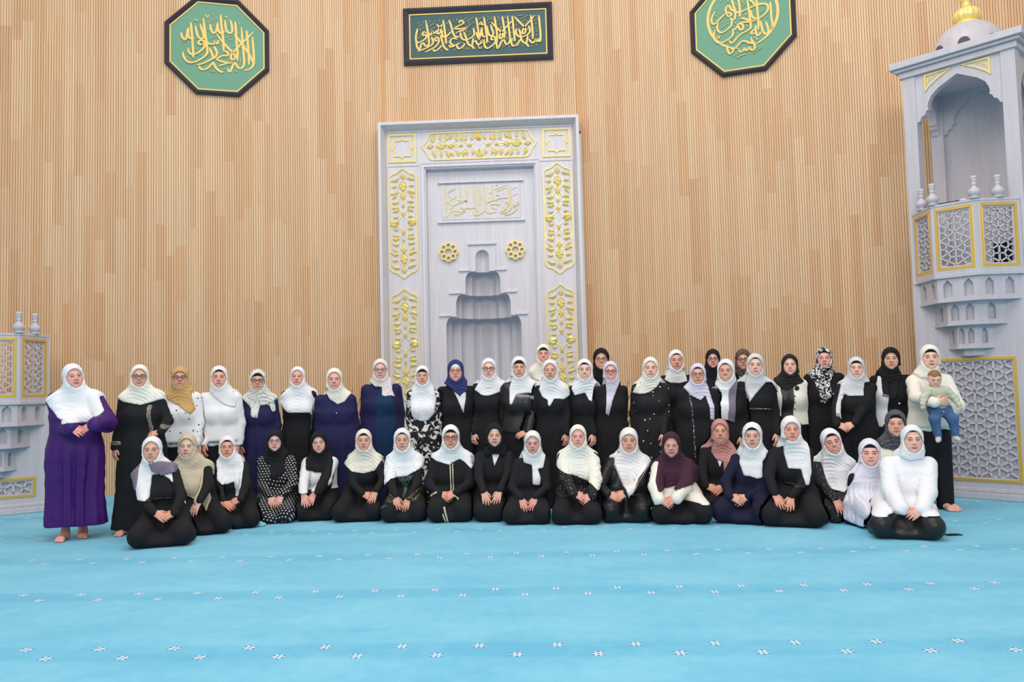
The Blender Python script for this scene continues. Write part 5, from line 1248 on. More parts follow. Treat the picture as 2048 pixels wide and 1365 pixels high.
PEOPLE = [
{'label':'kneeling young woman in fluffy white turtleneck sweater and black leather skirt','grp':'women kneeling in the front row','X':3.441,'Y':8.482,'pose':'k','hs':1.123,'hc':[0.12,-0.05,0.901],'by':-0.3,'hy':-0.24,'seed':50,'dress':'leather','skin':(236,188,172),'lips':(186,92,92),'brow':(78,58,48),'w':1.04,'sleeve':(0.076,0.066,0.052),'cap':'b','capz':0.074,'spread':1.15,'bands':[('bracelet','jewel',1)],'face':{'wx':0.98,'nose':0.85},'fw':0.329,'scarf':{'m':'coolwhite','poly':[[0.01,0.82],[-0.009,0.742],[0.066,0.701],[0.191,0.722],[0.234,0.8],[0.2,0.895],[0.288,0.808],[0.288,1.109],[-0.048,1.109],[-0.048,0.808]],'amp':0.004},'top':{'m':'white','n':'sweater','z':0.217},'hands':{'l':{'p':[-0.171,-0.34,0.225],'d':[0.9,-0.25,-0.35],'n':[-0.1,0.85,-0.45],'t':'relax'},'r':{'p':[0.014,-0.316,0.216],'d':[-0.9,-0.25,-0.35],'n':[0.1,0.85,-0.45],'t':'relax'}}},
{'label':'kneeling woman at left end in black dress,white scarf with grey-violet shoulders','grp':'women kneeling in the front row','X':-4.145,'Y':8.67,'pose':'k','hs':1.088,'hc':[-0.12,-0.05,0.951],'by':0.35,'hy':0.313,'seed':31,'dress':'black','skin':(224,172,150),'lips':(186,112,106),'brow':(78,58,48),'spread':1.25,'fw':0.313,'scarf':{'m':'coolwhite','poly':[[-0.182,0.895],[-0.25,0.797],[-0.249,0.444],[-0.085,0.433],[-0.097,0.696],[-0.004,0.694],[0.122,0.593],[0.08,0.709],[0.038,0.808],[0.043,0.861],[0.043,1.159],[-0.283,1.159],[-0.283,0.861]],'amp':0.005,'vert':0.8,'extra':[{'m':'greyviolet','poly':[[-0.223,0.815],[-0.315,0.718],[-0.298,0.538],[-0.23,0.537],[-0.222,0.717]],'n':'scarf_end','l':'grey violet scarf end'},{'m':'greyviolet','poly':[[-0.13,0.838],[-0.096,0.73],[0.005,0.679],[0.115,0.71],[0.098,0.792],[0.005,0.835]],'n':'scarf_end','l':'dark grey fold of the scarf'}]},'over':[{'n':'belt','m':'leather','poly':[[-0.109,0.455],[0.109,0.454],[0.109,0.428],[-0.109,0.429]],'off':0.008}],'hands':{'l':{'p':[0.047,-0.329,0.327],'d':[0.9,-0.25,-0.35],'n':[-0.1,0.85,-0.45],'t':'relax'},'r':{'p':[0.244,-0.305,0.318],'d':[-0.9,-0.25,-0.35],'n':[0.1,0.85,-0.45],'t':'relax'}}},
{'label':'barefoot woman in long purple robe and broad white scarf','grp':'women standing in the back rows','X':-5.195,'Y':8.75,'pose':'s','hs':1.116,'hc':[0.0,-0.02,1.752],'by':0.322,'hy':0.783,'seed':1,'dress':'purple','skin':(234,174,160),'lips':(176,96,92),'brow':(128,100,80),'hp':-0.05,'hr':-0.1,'w':1.16,'fat':1.12,'flare':1.12,'hem':0.15,'sleeve':(0.082,0.085,0.066),'folds':0.016,'h':0.0145,'fc':{'age':0.6},'bands':[('wristwatch','watch',1)],'scarf':{'m':'white','poly':[[-0.158,1.597],[-0.253,1.507],[-0.165,1.412],[-0.061,1.309],[0.061,1.248],[0.216,1.261],[0.328,1.317],[0.359,1.375],[0.249,1.554],[0.18,1.589],[0.167,1.66],[0.167,1.961],[-0.167,1.961],[-0.167,1.66]],'amp':0.008,'wl':0.045,'open':(0.066,0.072,-0.106)},'feet':[(-0.11,0.035,0.25),(-0.035,0.244,0.5)],'hands':{'l':{'p':[0.138,-0.293,1.212],'d':[0.9,-0.25,-0.35],'n':[-0.1,0.85,-0.45],'t':'relax'},'r':{'p':[0.388,-0.269,1.238],'d':[-0.9,-0.25,-0.35],'n':[0.1,0.85,-0.45],'t':'relax'}}},
{'label':'young girl kneeling in long white khimar with black underscarf','grp':'women kneeling in the front row','X':3.275,'Y':8.913,'pose':'k','hs':1.159,'hc':[0.024,-0.05,0.74],'by':0.1,'hy':-0.271,'seed':48,'dress':'black','skin':(236,186,170),'lips':(206,122,118),'brow':(78,58,48),'w':0.9,'cap':'b','capz':0.054,'face':{'wx':1.04,'lz':0.93,'nose':0.7},'fw':0.215,'hin':True,'scarf':{'m':'khimarwhite','poly':[[-0.069,0.645],[-0.14,0.53],[-0.223,0.333],[-0.333,0.087],[-0.205,0.027],[-0.044,-0.003],[0.155,0.063],[0.223,0.275],[0.24,0.44],[0.188,0.557],[0.106,0.707],[0.198,0.644],[0.198,0.949],[-0.15,0.949],[-0.15,0.644]],'amp':0.006,'vert':0.9,'res':0.008},'hands':{}},
{'label':'woman in black abaya with braided front strip,cream scarf and brown glasses','grp':'women standing in the back rows','X':-4.635,'Y':9.1,'pose':'s','hs':1.047,'hc':[0.0,-0.02,1.745],'by':0.283,'hy':0.425,'seed':2,'dress':'black','skin':(224,172,150),'lips':(186,112,106),'brow':(78,58,48),'w':1.12,'fat':1.12,'flare':1.25,'hem':0.05,'glasses':'glassframe','fc':{'age':0.5},'scarf':{'m':'ivory','poly':[[-0.136,1.617],[-0.225,1.523],[-0.153,1.469],[0.035,1.426],[0.133,1.453],[0.299,1.515],[0.205,1.608],[0.157,1.659],[0.157,1.953],[-0.157,1.953],[-0.157,1.659]],'amp':0.007},'over':[{'n':'braid_strip','m':'silver','poly':[[0.109,1.428],[0.154,1.432],[0.175,1.106],[0.14,1.098]],'off':0.006},{'n':'cuff_braid','m':'silver','poly':[[-0.287,1.039],[-0.153,1.036],[-0.153,0.989],[-0.287,0.992]],'off':0.006},{'n':'cuff_braid','m':'silver','poly':[[0.312,1.224],[0.415,1.17],[0.397,1.136],[0.3,1.193]],'off':0.006}],'feet':[(-0.142,-0.031,0)],'hands':{'l':{'p':[-0.244,-0.06,0.865],'d':[0.05,-0.12,-1],'n':[0.6,0.75,0],'t':'relax'},'r':{'p':[0.33,-0.2,1.127],'d':[-0.9,-0.2,-0.2],'n':[0,0.7,-0.7],'t':'relax'}}},
{'label':'kneeling woman in black belted dress with white scarf crossing to a long tail','grp':'women kneeling in the front row','X':2.63,'Y':9.238,'pose':'k','hs':1.128,'hc':[-0.04,-0.05,0.987],'by':-0.35,'hy':-0.147,'seed':46,'dress':'black','skin':(230,172,150),'lips':(190,100,100),'brow':(128,100,80),'spread':1.1,'fw':0.325,'scarf':{'m':'coolwhite','poly':[[-0.104,0.889],[-0.128,0.733],[-0.105,0.569],[0.018,0.566],[0.042,0.402],[0.083,0.393],[0.134,0.538],[0.127,0.884],[0.044,0.955],[0.129,0.894],[0.129,1.196],[-0.209,1.196],[-0.209,0.894]],'amp':0.006,'vert':0.7,'open':(0.064,0.07,-0.104)},'over':[{'n':'belt','m':'leather','poly':[[-0.141,0.43],[0.036,0.4],[0.034,0.366],[-0.143,0.392]],'off':0.008}],'hands':{'l':{'p':[-0.322,-0.303,0.316],'d':[0.3,-0.5,-0.8],'n':[0,0.75,-0.6],'t':'flat'},'r':{'p':[-0.139,-0.303,0.3],'d':[-0.3,-0.5,-0.8],'n':[0,0.75,-0.6],'t':'flat'}}},
{'label':'woman in dark tweed beanie and matching cowl crouching behind the front row','grp':'women kneeling in the front row','X':3.738,'Y':9.3,'pose':'k','hs':1.17,'hc':[0.0,-0.05,1.02],'by':-0.23,'hy':-0.346,'seed':49,'dress':'ivory','skin':(224,174,152),'lips':(180,112,100),'brow':(128,100,80),'cap':'b','capz':0.058,'fc':{'age':0.3},'kneeY':-0.3,'scarf':{'m':'tweed','poly':[[-0.127,0.931],[-0.191,0.845],[-0.166,0.767],[-0.052,0.735],[0.043,0.754],[0.074,0.857],[0.052,0.927],[0.175,0.924],[0.175,1.229],[-0.175,1.229],[-0.175,0.924]],'amp':0.01,'wl':0.05},'hands':{}},
{'label':'kneeling young woman in long beige khimar looking over her shoulder','grp':'women kneeling in the front row','X':-4.053,'Y':9.316,'pose':'k','hs':1.105,'hc':[-0.12,-0.05,0.942],'by':0.5,'hy':0.261,'seed':32,'dress':'black','skin':(232,192,176),'lips':(200,108,108),'brow':(120,88,70),'fc':{'eye':(90,100,110)},'fw':0.293,'scarf':{'m':'beige','poly':[[-0.174,0.875],[-0.319,0.755],[-0.328,0.684],[-0.238,0.559],[-0.22,0.435],[-0.084,0.398],[0.042,0.325],[0.177,0.221],[0.16,0.306],[0.097,0.552],[0.025,0.783],[-0.02,0.872],[0.046,0.851],[0.046,1.15],[-0.286,1.15],[-0.286,0.851]],'amp':0.005,'vert':0.5},'hands':{'r':{'p':[0.168,-0.296,0.302],'d':[-0.3,-0.5,-0.8],'n':[0,0.75,-0.6],'t':'flat'}}},
{'label':'smiling woman leaning sideways in a wide white scarf over dark printed sleeves','grp':'women kneeling in the front row','X':3.121,'Y':9.469,'pose':'k','hs':1.164,'hc':[-0.026,-0.05,0.826],'by':-0.35,'hy':-0.136,'seed':47,'dress':'beads','skin':(226,172,156),'lips':(196,78,82),'brow':(78,58,48),'hr':-0.22,'cap':'b','capz':0.062,'fc':{'smile':1,'teeth':True},'kneeY':-0.36,'fw':0.19,'hin':True,'scarf':{'m':'white','poly':[[-0.126,0.705],[-0.14,0.599],[-0.139,0.422],[-0.083,0.316],[0.003,0.296],[0.128,0.347],[0.238,0.468],[0.262,0.591],[0.249,0.697],[0.117,0.841],[0.149,0.729],[0.149,1.034],[-0.2,1.034],[-0.2,0.729]],'amp':0.008,'wl':0.04},'hands':{'l':{'p':[-0.161,-0.314,0.194],'d':[0.3,-0.5,-0.8],'n':[0,0.75,-0.6],'t':'flat'}}},
{'label':'kneeling woman in navy dress with draped white scarf,looking aside','grp':'women kneeling in the front row','X':2.213,'Y':9.47,'pose':'k','hs':1.17,'hc':[0.012,-0.05,0.91],'by':-0.45,'hy':-0.259,'seed':45,'dress':'darknavy','skin':(224,180,160),'lips':(190,104,96),'brow':(78,58,48),'cap':'b','capz':0.062,'fc':{'age':0.3},'spread':1.1,'fw':0.33,'scarf':{'m':'white','poly':[[-0.081,0.799],[-0.141,0.618],[-0.11,0.477],[-0.045,0.468],[0.02,0.446],[0.078,0.457],[0.093,0.63],[0.177,0.744],[0.103,0.862],[0.187,0.813],[0.187,1.118],[-0.164,1.118],[-0.164,0.813]],'amp':0.007,'vert':0.6},'hands':{'l':{'p':[-0.329,-0.355,0.284],'d':[0.9,-0.25,-0.35],'n':[-0.1,0.85,-0.45],'t':'relax'},'r':{'p':[-0.133,-0.331,0.275],'d':[-0.9,-0.25,-0.35],'n':[0.1,0.85,-0.45],'t':'relax'}}},
{'label':'elderly woman kneeling in sequinned burgundy khimar over a white jacket','grp':'women kneeling in the front row','X':1.405,'Y':9.568,'pose':'k','hs':1.125,'hc':[-0.073,-0.05,0.824],'by':-0.083,'hy':-0.125,'seed':43,'dress':'black2','skin':(216,164,146),'lips':(160,96,90),'brow':(120,98,88),'hp':0.08,'w':0.98,'sleeve':(0.064,0.06,0.05),'fc':{'age':1.0,'smile':0.3},'fw':0.33,'scarf':{'m':'burgundy','poly':[[-0.173,0.744],[-0.228,0.611],[-0.292,0.444],[-0.287,0.352],[-0.136,0.357],[-0.001,0.388],[0.167,0.402],[0.242,0.409],[0.239,0.551],[0.144,0.687],[0.015,0.824],[0.096,0.732],[0.096,1.033],[-0.241,1.033],[-0.241,0.732]],'amp':0.005,'vert':0.4},'top':{'m':'ivory','n':'white_jacket','z':0.215},'hands':{'l':{'p':[-0.291,-0.341,0.185],'d':[0.9,-0.25,-0.35],'n':[-0.1,0.85,-0.45],'t':'relax'},'r':{'p':[-0.102,-0.317,0.192],'d':[-0.9,-0.25,-0.35],'n':[0.1,0.85,-0.45],'t':'relax'}}},
{'label':'kneeling woman in black beaded blouse wrapped in a broad white shawl','grp':'women kneeling in the front row','X':0.239,'Y':9.641,'pose':'k','hs':1.047,'hc':[0.041,-0.05,0.936],'by':-0.018,'hy':-0.026,'seed':41,'dress':'black','skin':(234,174,160),'lips':(206,128,120),'brow':(128,100,80),'w':1.1,'fc':{'smile':0.3},'fw':0.28,'scarf':{'m':'ivory','poly':[[-0.062,0.847],[-0.176,0.747],[-0.235,0.603],[-0.131,0.541],[0.021,0.487],[0.173,0.417],[0.28,0.296],[0.317,0.224],[0.33,0.447],[0.283,0.686],[0.126,0.843],[0.198,0.85],[0.198,1.144],[-0.116,1.144],[-0.116,0.85]],'amp':0.009,'wl':0.04},'over':[{'n':'beaded_front','m':'beads','poly':[[-0.236,0.583],[-0.064,0.546],[0.154,0.441],[0.268,0.304],[0.25,0.254],[-0.241,0.279]],'off':0.006}],'hands':{'l':{'p':[-0.021,-0.317,0.221],'d':[0.9,-0.25,-0.35],'n':[-0.1,0.85,-0.45],'t':'relax'},'r':{'p':[0.169,-0.293,0.228],'d':[-0.9,-0.25,-0.35],'n':[0.1,0.85,-0.45],'t':'relax'}}},
{'label':'kneeling woman with white satin scarf knotted at the throat,tail hanging down','grp':'women kneeling in the front row','X':-0.324,'Y':9.698,'pose':'k','hs':1.054,'hc':[0.077,-0.05,0.875],'by':0.015,'hy':0.023,'seed':40,'dress':'black','skin':(222,170,156),'lips':(200,104,106),'brow':(78,58,48),'hp':0.12,'fc':{'age':0.5},'fw':0.277,'scarf':{'m':'satin','poly':[[-0.01,0.785],[-0.049,0.751],[-0.03,0.648],[0.064,0.62],[0.067,0.397],[0.153,0.387],[0.165,0.472],[0.132,0.576],[0.193,0.583],[0.231,0.745],[0.199,0.832],[0.235,0.788],[0.235,1.083],[-0.081,1.083],[-0.081,0.788]],'amp':0.007,'vert':0.6},'hands':{'l':{'p':[-0.061,-0.281,0.25],'d':[0.3,-0.5,-0.8],'n':[0,0.75,-0.6],'t':'flat'},'r':{'p':[0.099,-0.281,0.256],'d':[-0.3,-0.5,-0.8],'n':[0,0.75,-0.6],'t':'flat'}}},
{'label':'kneeling woman in black with white scarf and one long tail,red lips','grp':'women kneeling in the front row','X':-3.765,'Y':9.71,'pose':'k','hs':1.031,'hc':[-0.102,-0.05,0.899],'by':0.35,'hy':0.343,'seed':33,'dress':'black','skin':(226,168,142),'lips':(196,78,82),'brow':(48,36,32),'cap':'b','capz':0.066,'bands':[('bracelet','jewel',1)],'fw':0.251,'scarf':{'m':'white','poly':[[-0.162,0.82],[-0.219,0.748],[-0.163,0.526],[-0.079,0.466],[0.0,0.496],[0.018,0.322],[0.055,0.325],[0.118,0.42],[0.082,0.686],[0.045,0.816],[0.053,0.814],[0.053,1.107],[-0.256,1.107],[-0.256,0.814]],'amp':0.007,'wl':0.03,'vert':0.6},'hands':{'l':{'p':[-0.005,-0.312,0.214],'d':[0.9,-0.25,-0.35],'n':[-0.1,0.85,-0.45],'t':'relax'},'r':{'p':[0.187,-0.288,0.213],'d':[-0.9,-0.25,-0.35],'n':[0.1,0.85,-0.45],'t':'relax'}}},
{'label':'kneeling woman in black satin with white lace-edged satin scarf to a deep point','grp':'women kneeling in the front row','X':0.809,'Y':9.761,'pose':'k','hs':1.17,'hc':[0.063,-0.05,0.869],'by':-0.054,'hy':-0.081,'seed':42,'dress':'blacksatin','skin':(224,172,150),'lips':(186,112,106),'brow':(78,58,48),'w':1.1,'fc':{'smile':0.3},'spread':1.1,'fw':0.292,'scarf':{'m':'satin','poly':[[-0.041,0.739],[-0.111,0.689],[-0.114,0.603],[0.005,0.283],[0.043,0.308],[0.166,0.477],[0.317,0.629],[0.301,0.68],[0.175,0.769],[0.239,0.772],[0.239,1.078],[-0.112,1.078],[-0.112,0.772]],'amp':0.006,'vert':0.5,'open':(0.066,0.066,-0.106)},'fringe':[([-0.116,0.605],[0.003,0.286],16,0.012),([0.041,0.311],[0.314,0.63],18,0.012)],'hands':{'l':{'p':[-0.229,-0.355,0.269],'d':[0.9,-0.25,-0.35],'n':[-0.1,0.85,-0.45],'t':'relax'},'r':{'p':[-0.013,-0.331,0.268],'d':[-0.9,-0.25,-0.35],'n':[0.1,0.85,-0.45],'t':'relax'}}},
{'label':'tall woman in cream pantsuit and cream scarf holding a baby','grp':'women standing in the back rows','X':4.379,'Y':9.8,'pose':'s','hs':1.17,'hc':[0.0,-0.02,1.746],'by':-0.253,'hy':-0.279,'seed':29,'dress':'black','skin':(240,194,176),'lips':(176,92,86),'brow':(48,36,32),'w':1.0,'sleeve':(0.06,0.052,0.043),'cap':'b','capz':0.054,'scarf':{'m':'ivory','poly':[[-0.144,1.643],[-0.184,1.58],[-0.124,1.514],[0.002,1.51],[0.087,1.578],[0.055,1.666],[0.175,1.649],[0.175,1.955],[-0.175,1.955],[-0.175,1.649]],'amp':0.005,'open':(0.066,0.08,-0.108)},'top':{'m':'ivory','n':'long_jacket','z':0.91},'trousers':0.978,'feet':[(0.181,0.094,-0.1),(0.079,0.031,0.1)],'hands':{'l':{'p':[-0.18,-0.475,1.241],'d':[0.97,-0.05,0.12],'n':[0,0.95,0.1],'t':'relax','e':(-0.8,-0.1,-0.6)},'r':{'p':[0.012,-0.36,1.099],'d':[-0.96,-0.15,0.0],'n':[0,0.3,1],'t':'relax','e':(0.8,0.2,-0.5)}}},
{'label':'kneeling woman in black hood over white band,black suit with white neckline','grp':'women kneeling in the front row','X':-0.759,'Y':9.97,'pose':'k','hs':1.127,'hc':[0.052,-0.05,0.953],'by':0.043,'hy':0.064,'seed':39,'dress':'black','skin':(224,180,162),'lips':(170,112,104),'brow':(120,96,84),'w':1.02,'cap':'w','capz':0.052,'fc':{'age':0.5},'fw':0.203,'scarf':{'m':'black2','poly':[[-0.025,0.845],[-0.083,0.775],[-0.049,0.703],[0.023,0.737],[0.094,0.736],[0.165,0.699],[0.194,0.787],[0.147,0.859],[0.221,0.86],[0.221,1.161],[-0.117,1.161],[-0.117,0.86]],'amp':0.005,'wl':0.04,'open':(0.062,0.074,-0.104)},'over':[{'n':'shirt_front','m':'white','poly':[[0.007,0.769],[0.126,0.766],[0.045,0.587]],'off':0.008}],'hands':{'l':{'p':[-0.058,-0.303,0.257],'d':[0.3,-0.5,-0.8],'n':[0,0.75,-0.6],'t':'flat'},'r':{'p':[0.125,-0.303,0.259],'d':[-0.3,-0.5,-0.8],'n':[0,0.75,-0.6],'t':'flat'}}},
{'label':'kneeling woman in black robe with two cream stripes,white scarf and glasses','grp':'women kneeling in the front row','X':-1.245,'Y':9.999,'pose':'k','hs':1.16,'hc':[0.006,-0.05,0.939],'by':0.074,'hy':0.111,'seed':38,'dress':'black','skin':(224,172,150),'lips':(186,112,106),'brow':(78,58,48),'w':1.08,'cap':'b','capz':0.056,'glasses':'glassframe','fc':{'age':0.3},'fw':0.269,'scarf':{'m':'white','poly':[[-0.084,0.836],[-0.176,0.767],[-0.24,0.715],[-0.16,0.66],[-0.017,0.618],[0.111,0.681],[0.181,0.635],[0.261,0.559],[0.305,0.721],[0.239,0.812],[0.123,0.868],[0.18,0.844],[0.18,1.148],[-0.168,1.148],[-0.168,0.844]],'amp':0.008,'wl':0.034},'over':[{'n':'cream_stripe','m':'stripe','poly':[[-0.009,0.635],[0.007,0.635],[0.016,0.291],[0.002,0.291]],'off':0.006,'h':0.0065},{'n':'cream_stripe','m':'stripe','poly':[[0.022,0.635],[0.036,0.635],[0.045,0.29],[0.031,0.291]],'off':0.006,'h':0.0065},{'n':'cream_stripe','m':'stripe','poly':[[-0.066,0.187],[-0.048,0.187],[0.016,-0.06],[0.0,-0.06]],'off':0.006,'h':0.0065},{'n':'cream_stripe','m':'stripe','poly':[[-0.032,0.186],[-0.014,0.186],[0.041,-0.061],[0.025,-0.061]],'off':0.006,'h':0.0065},{'n':'cuff_stripe','m':'stripe','poly':[[-0.245,0.278],[-0.131,0.343],[-0.119,0.325],[-0.231,0.257]],'off':0.006,'h':0.0065},{'n':'cuff_stripe','m':'stripe','poly':[[0.065,0.316],[0.135,0.262],[0.126,0.245],[0.056,0.294]],'off':0.006,'h':0.0065}],'hands':{'l':{'p':[-0.101,-0.352,0.299],'d':[0.9,-0.25,-0.35],'n':[-0.1,0.85,-0.45],'t':'relax'},'r':{'p':[0.1,-0.328,0.289],'d':[-0.9,-0.25,-0.35],'n':[0.1,0.85,-0.45],'t':'relax'}}},
{'label':'kneeling woman in black dress embroidered in gold and teal under a wide white scarf','grp':'women kneeling in the front row','X':-1.804,'Y':10.018,'pose':'k','hs':1.103,'hc':[-0.029,-0.05,0.919],'by':0.109,'hy':0.164,'seed':37,'dress':'black','skin':(224,172,150),'lips':(186,112,106),'brow':(78,58,48),'cap':'b','capz':0.07,'fc':{'age':0.3},'fw':0.269,'scarf':{'m':'white','poly':[[-0.112,0.81],[-0.218,0.737],[-0.288,0.513],[-0.289,0.363],[-0.224,0.39],[-0.127,0.482],[0.025,0.488],[0.265,0.615],[0.238,0.728],[0.098,0.824],[0.136,0.827],[0.136,1.127],[-0.195,1.127],[-0.195,0.827]],'amp':0.008,'wl':0.034},'over':[{'n':'neck_embroidery','m':'embroid2','poly':[[-0.093,0.493],[0.127,0.508],[0.034,0.364],[0.022,0.235],[-0.006,0.235],[-0.013,0.365]],'off':0.007},{'n':'cuff_embroidery','m':'embroid','poly':[[-0.174,0.359],[-0.043,0.282],[-0.072,0.222],[-0.167,0.238]],'off':0.007},{'n':'cuff_embroidery','m':'embroid','poly':[[0.213,0.376],[0.201,0.241],[0.144,0.223],[0.079,0.271]],'off':0.007},{'n':'skirt_trim','m':'embroid2','poly':[[-0.253,0.166],[-0.139,0.223],[-0.135,0.201],[-0.234,0.128],[-0.256,-0.038],[-0.279,-0.038]],'off':0.007}],'hands':{'l':{'p':[-0.05,-0.296,0.229],'d':[0.3,-0.5,-0.8],'n':[0,0.75,-0.6],'t':'flat'},'r':{'p':[0.101,-0.296,0.228],'d':[-0.3,-0.5,-0.8],'n':[0,0.75,-0.6],'t':'flat'}}},
{'label':'woman in tan scarf and dark-dotted white blouse with black glasses','grp':'women standing in the back rows','X':-4.607,'Y':10.05,'pose':'s','hs':1.094,'hc':[0.0,-0.02,1.745],'by':0.15,'hy':0.388,'seed':3,'dress':'black','skin':(224,172,150),'lips':(186,112,106),'brow':(78,58,48),'glasses':'glassframe','fc':{'age':0.3},'scarf':{'m':'tan','poly':[[-0.075,1.634],[-0.197,1.594],[-0.115,1.471],[0.023,1.4],[0.171,1.297],[0.204,1.358],[0.142,1.551],[0.164,1.655],[0.164,1.953],[-0.164,1.953],[-0.164,1.655]],'amp':0.007,'vert':0.2,'open':(0.064,0.066,-0.104)},'top':{'m':'dotblouse','n':'blouse','z':0.9},'trousers':0.977,'hands':{'l':{'p':[-0.192,-0.06,0.896],'d':[0.05,-0.12,-1],'n':[0.6,0.75,0],'t':'relax'},'r':{'p':[0.219,-0.06,0.907],'d':[-0.05,-0.12,-1],'n':[-0.6,0.75,0],'t':'relax'}}},
{'label':'kneeling woman in black scarf and polka dot dress with round glasses','grp':'women kneeling in the front row','X':-3.407,'Y':10.069,'pose':'k','hs':1.054,'hc':[-0.01,-0.05,0.939],'by':0.197,'hy':0.296,'seed':34,'dress':'polka','skin':(232,188,176),'lips':(196,78,82),'brow':(78,58,48),'w':1.06,'glasses':'glassthin','bands':[('wristwatch','watch',1)],'fw':0.261,'scarf':{'m':'black','poly':[[-0.073,0.877],[-0.142,0.726],[-0.055,0.649],[-0.027,0.487],[0.031,0.467],[0.07,0.513],[0.138,0.578],[0.11,0.683],[0.14,0.797],[0.149,0.853],[0.149,1.147],[-0.168,1.147],[-0.168,0.853]],'amp':0.006,'open':(0.062,0.066,-0.104)},'hands':{'l':{'p':[0.016,-0.281,0.3],'d':[0.3,-0.5,-0.8],'n':[0,0.75,-0.6],'t':'flat'},'r':{'p':[0.171,-0.281,0.298],'d':[-0.3,-0.5,-0.8],'n':[0,0.75,-0.6],'t':'flat'}}},
{'label':'woman in white scarf with long tasselled tail and black dress,hands folded low','grp':'women standing in the back rows','X':3.644,'Y':10.1,'pose':'s','hs':1.045,'hc':[0.0,-0.02,1.652],'by':-0.208,'hy':-0.312,'seed':27,'dress':'black','skin':(240,194,176),'lips':(206,128,120),'brow':(128,100,80),'w':1.1,'cap':'b','capz':0.056,'fc':{'smile':0.5},'scarf':{'m':'pearl','poly':[[-0.132,1.574],[-0.195,1.423],[-0.289,1.216],[-0.322,1.122],[-0.266,1.111],[-0.212,1.271],[-0.158,1.346],[-0.125,1.323],[0.043,1.319],[0.066,1.474],[0.145,1.491],[0.076,1.607],[0.157,1.566],[0.157,1.86],[-0.157,1.86],[-0.157,1.566]],'amp':0.006,'vert':0.6},'fringe':[([-0.325,1.123],[-0.273,1.112],6,0.05)],'hands':{'l':{'p':[-0.352,-0.274,0.97],'d':[0.9,-0.25,-0.35],'n':[-0.1,0.85,-0.45],'t':'relax'},'r':{'p':[-0.165,-0.25,0.95],'d':[-0.9,-0.25,-0.35],'n':[0.1,0.85,-0.45],'t':'relax'}}},
{'label':'kneeling woman in black dress with short cream scarf and black underscarf','grp':'women kneeling in the front row','X':-2.381,'Y':10.1,'pose':'k','hs':1.073,'hc':[0.058,-0.05,0.919],'by':0.136,'hy':0.204,'seed':36,'dress':'black','skin':(224,172,150),'lips':(186,112,106),'brow':(78,58,48),'cap':'b','capz':0.062,'fc':{'smile':0.3},'spread':1.15,'fw':0.303,'scarf':{'m':'cream','poly':[[-0.023,0.833],[-0.101,0.759],[-0.195,0.647],[-0.065,0.549],[0.06,0.524],[0.204,0.554],[0.327,0.754],[0.227,0.809],[0.18,0.829],[0.219,0.831],[0.219,1.128],[-0.103,1.128],[-0.103,0.831]],'amp':0.008},'hands':{'l':{'p':[0.106,-0.325,0.299],'d':[0.9,-0.25,-0.35],'n':[-0.1,0.85,-0.45],'t':'relax'},'r':{'p':[0.274,-0.287,0.304],'d':[-0.3,-0.5,-0.8],'n':[0,0.75,-0.6],'t':'flat'}}},
{'label':'kneeling young woman in dusty pink scarf and black outfit','grp':'women kneeling in the front row','X':1.945,'Y':10.102,'pose':'k','hs':1.121,'hc':[0.049,-0.05,0.937],'by':-0.2,'hy':-0.176,'seed':44,'dress':'black2','skin':(226,172,150),'lips':(200,112,106),'brow':(78,58,48),'fw':0.19,'scarf':{'m':'pink','poly':[[-0.035,0.831],[-0.067,0.689],[-0.018,0.6],[0.061,0.58],[0.054,0.421],[0.16,0.416],[0.28,0.426],[0.289,0.576],[0.192,0.79],[0.125,0.863],[0.217,0.844],[0.217,1.145],[-0.119,1.145],[-0.119,0.844]],'amp':0.008,'wl':0.036,'open':(0.064,0.08,-0.106)},'over':[{'n':'shirt_front','m':'white','poly':[[-0.007,0.596],[0.052,0.595],[0.014,0.508]],'off':0.008}],'hands':{'l':{'p':[-0.232,-0.339,0.176],'d':[0.9,-0.25,-0.35],'n':[-0.1,0.85,-0.45],'t':'relax'},'r':{'p':[-0.032,-0.315,0.174],'d':[-0.9,-0.25,-0.35],'n':[0.1,0.85,-0.45],'t':'relax'}}},
{'label':'tall woman in black fringed scarf,black blazer and white shirt','grp':'women standing in the back rows','X':4.096,'Y':10.2,'pose':'s','hs':1.104,'hc':[0.0,-0.02,1.753],'by':-0.23,'hy':-0.344,'seed':28,'dress':'black2','skin':(224,172,150),'lips':(186,112,106),'brow':(78,58,48),'fc':{'smile':0.6},'shw':0.172,'scarf':{'m':'black','poly':[[-0.137,1.68],[-0.17,1.6],[-0.125,1.545],[-0.145,1.334],[-0.08,1.323],[-0.059,1.466],[-0.035,1.466],[-0.074,1.256],[-0.038,1.217],[0.026,1.368],[0.093,1.578],[0.042,1.685],[0.166,1.662],[0.166,1.962],[-0.166,1.962],[-0.166,1.662]],'amp':0.006,'vert':0.6,'open':(0.064,0.07,-0.104)},'over':[{'n':'shirt_front','m':'white','poly':[[-0.149,1.574],[-0.079,1.572],[-0.078,1.333],[-0.094,1.028],[-0.158,0.934],[-0.213,0.954],[-0.208,1.374]],'off':0.007}],'buttons':[('blazer_button','button',0.029,1.219,0.012)],'fringe':[([-0.149,1.334],[-0.088,1.323],7,0.03),([-0.082,1.256],[-0.042,1.217],5,0.03)],'hands':{}},
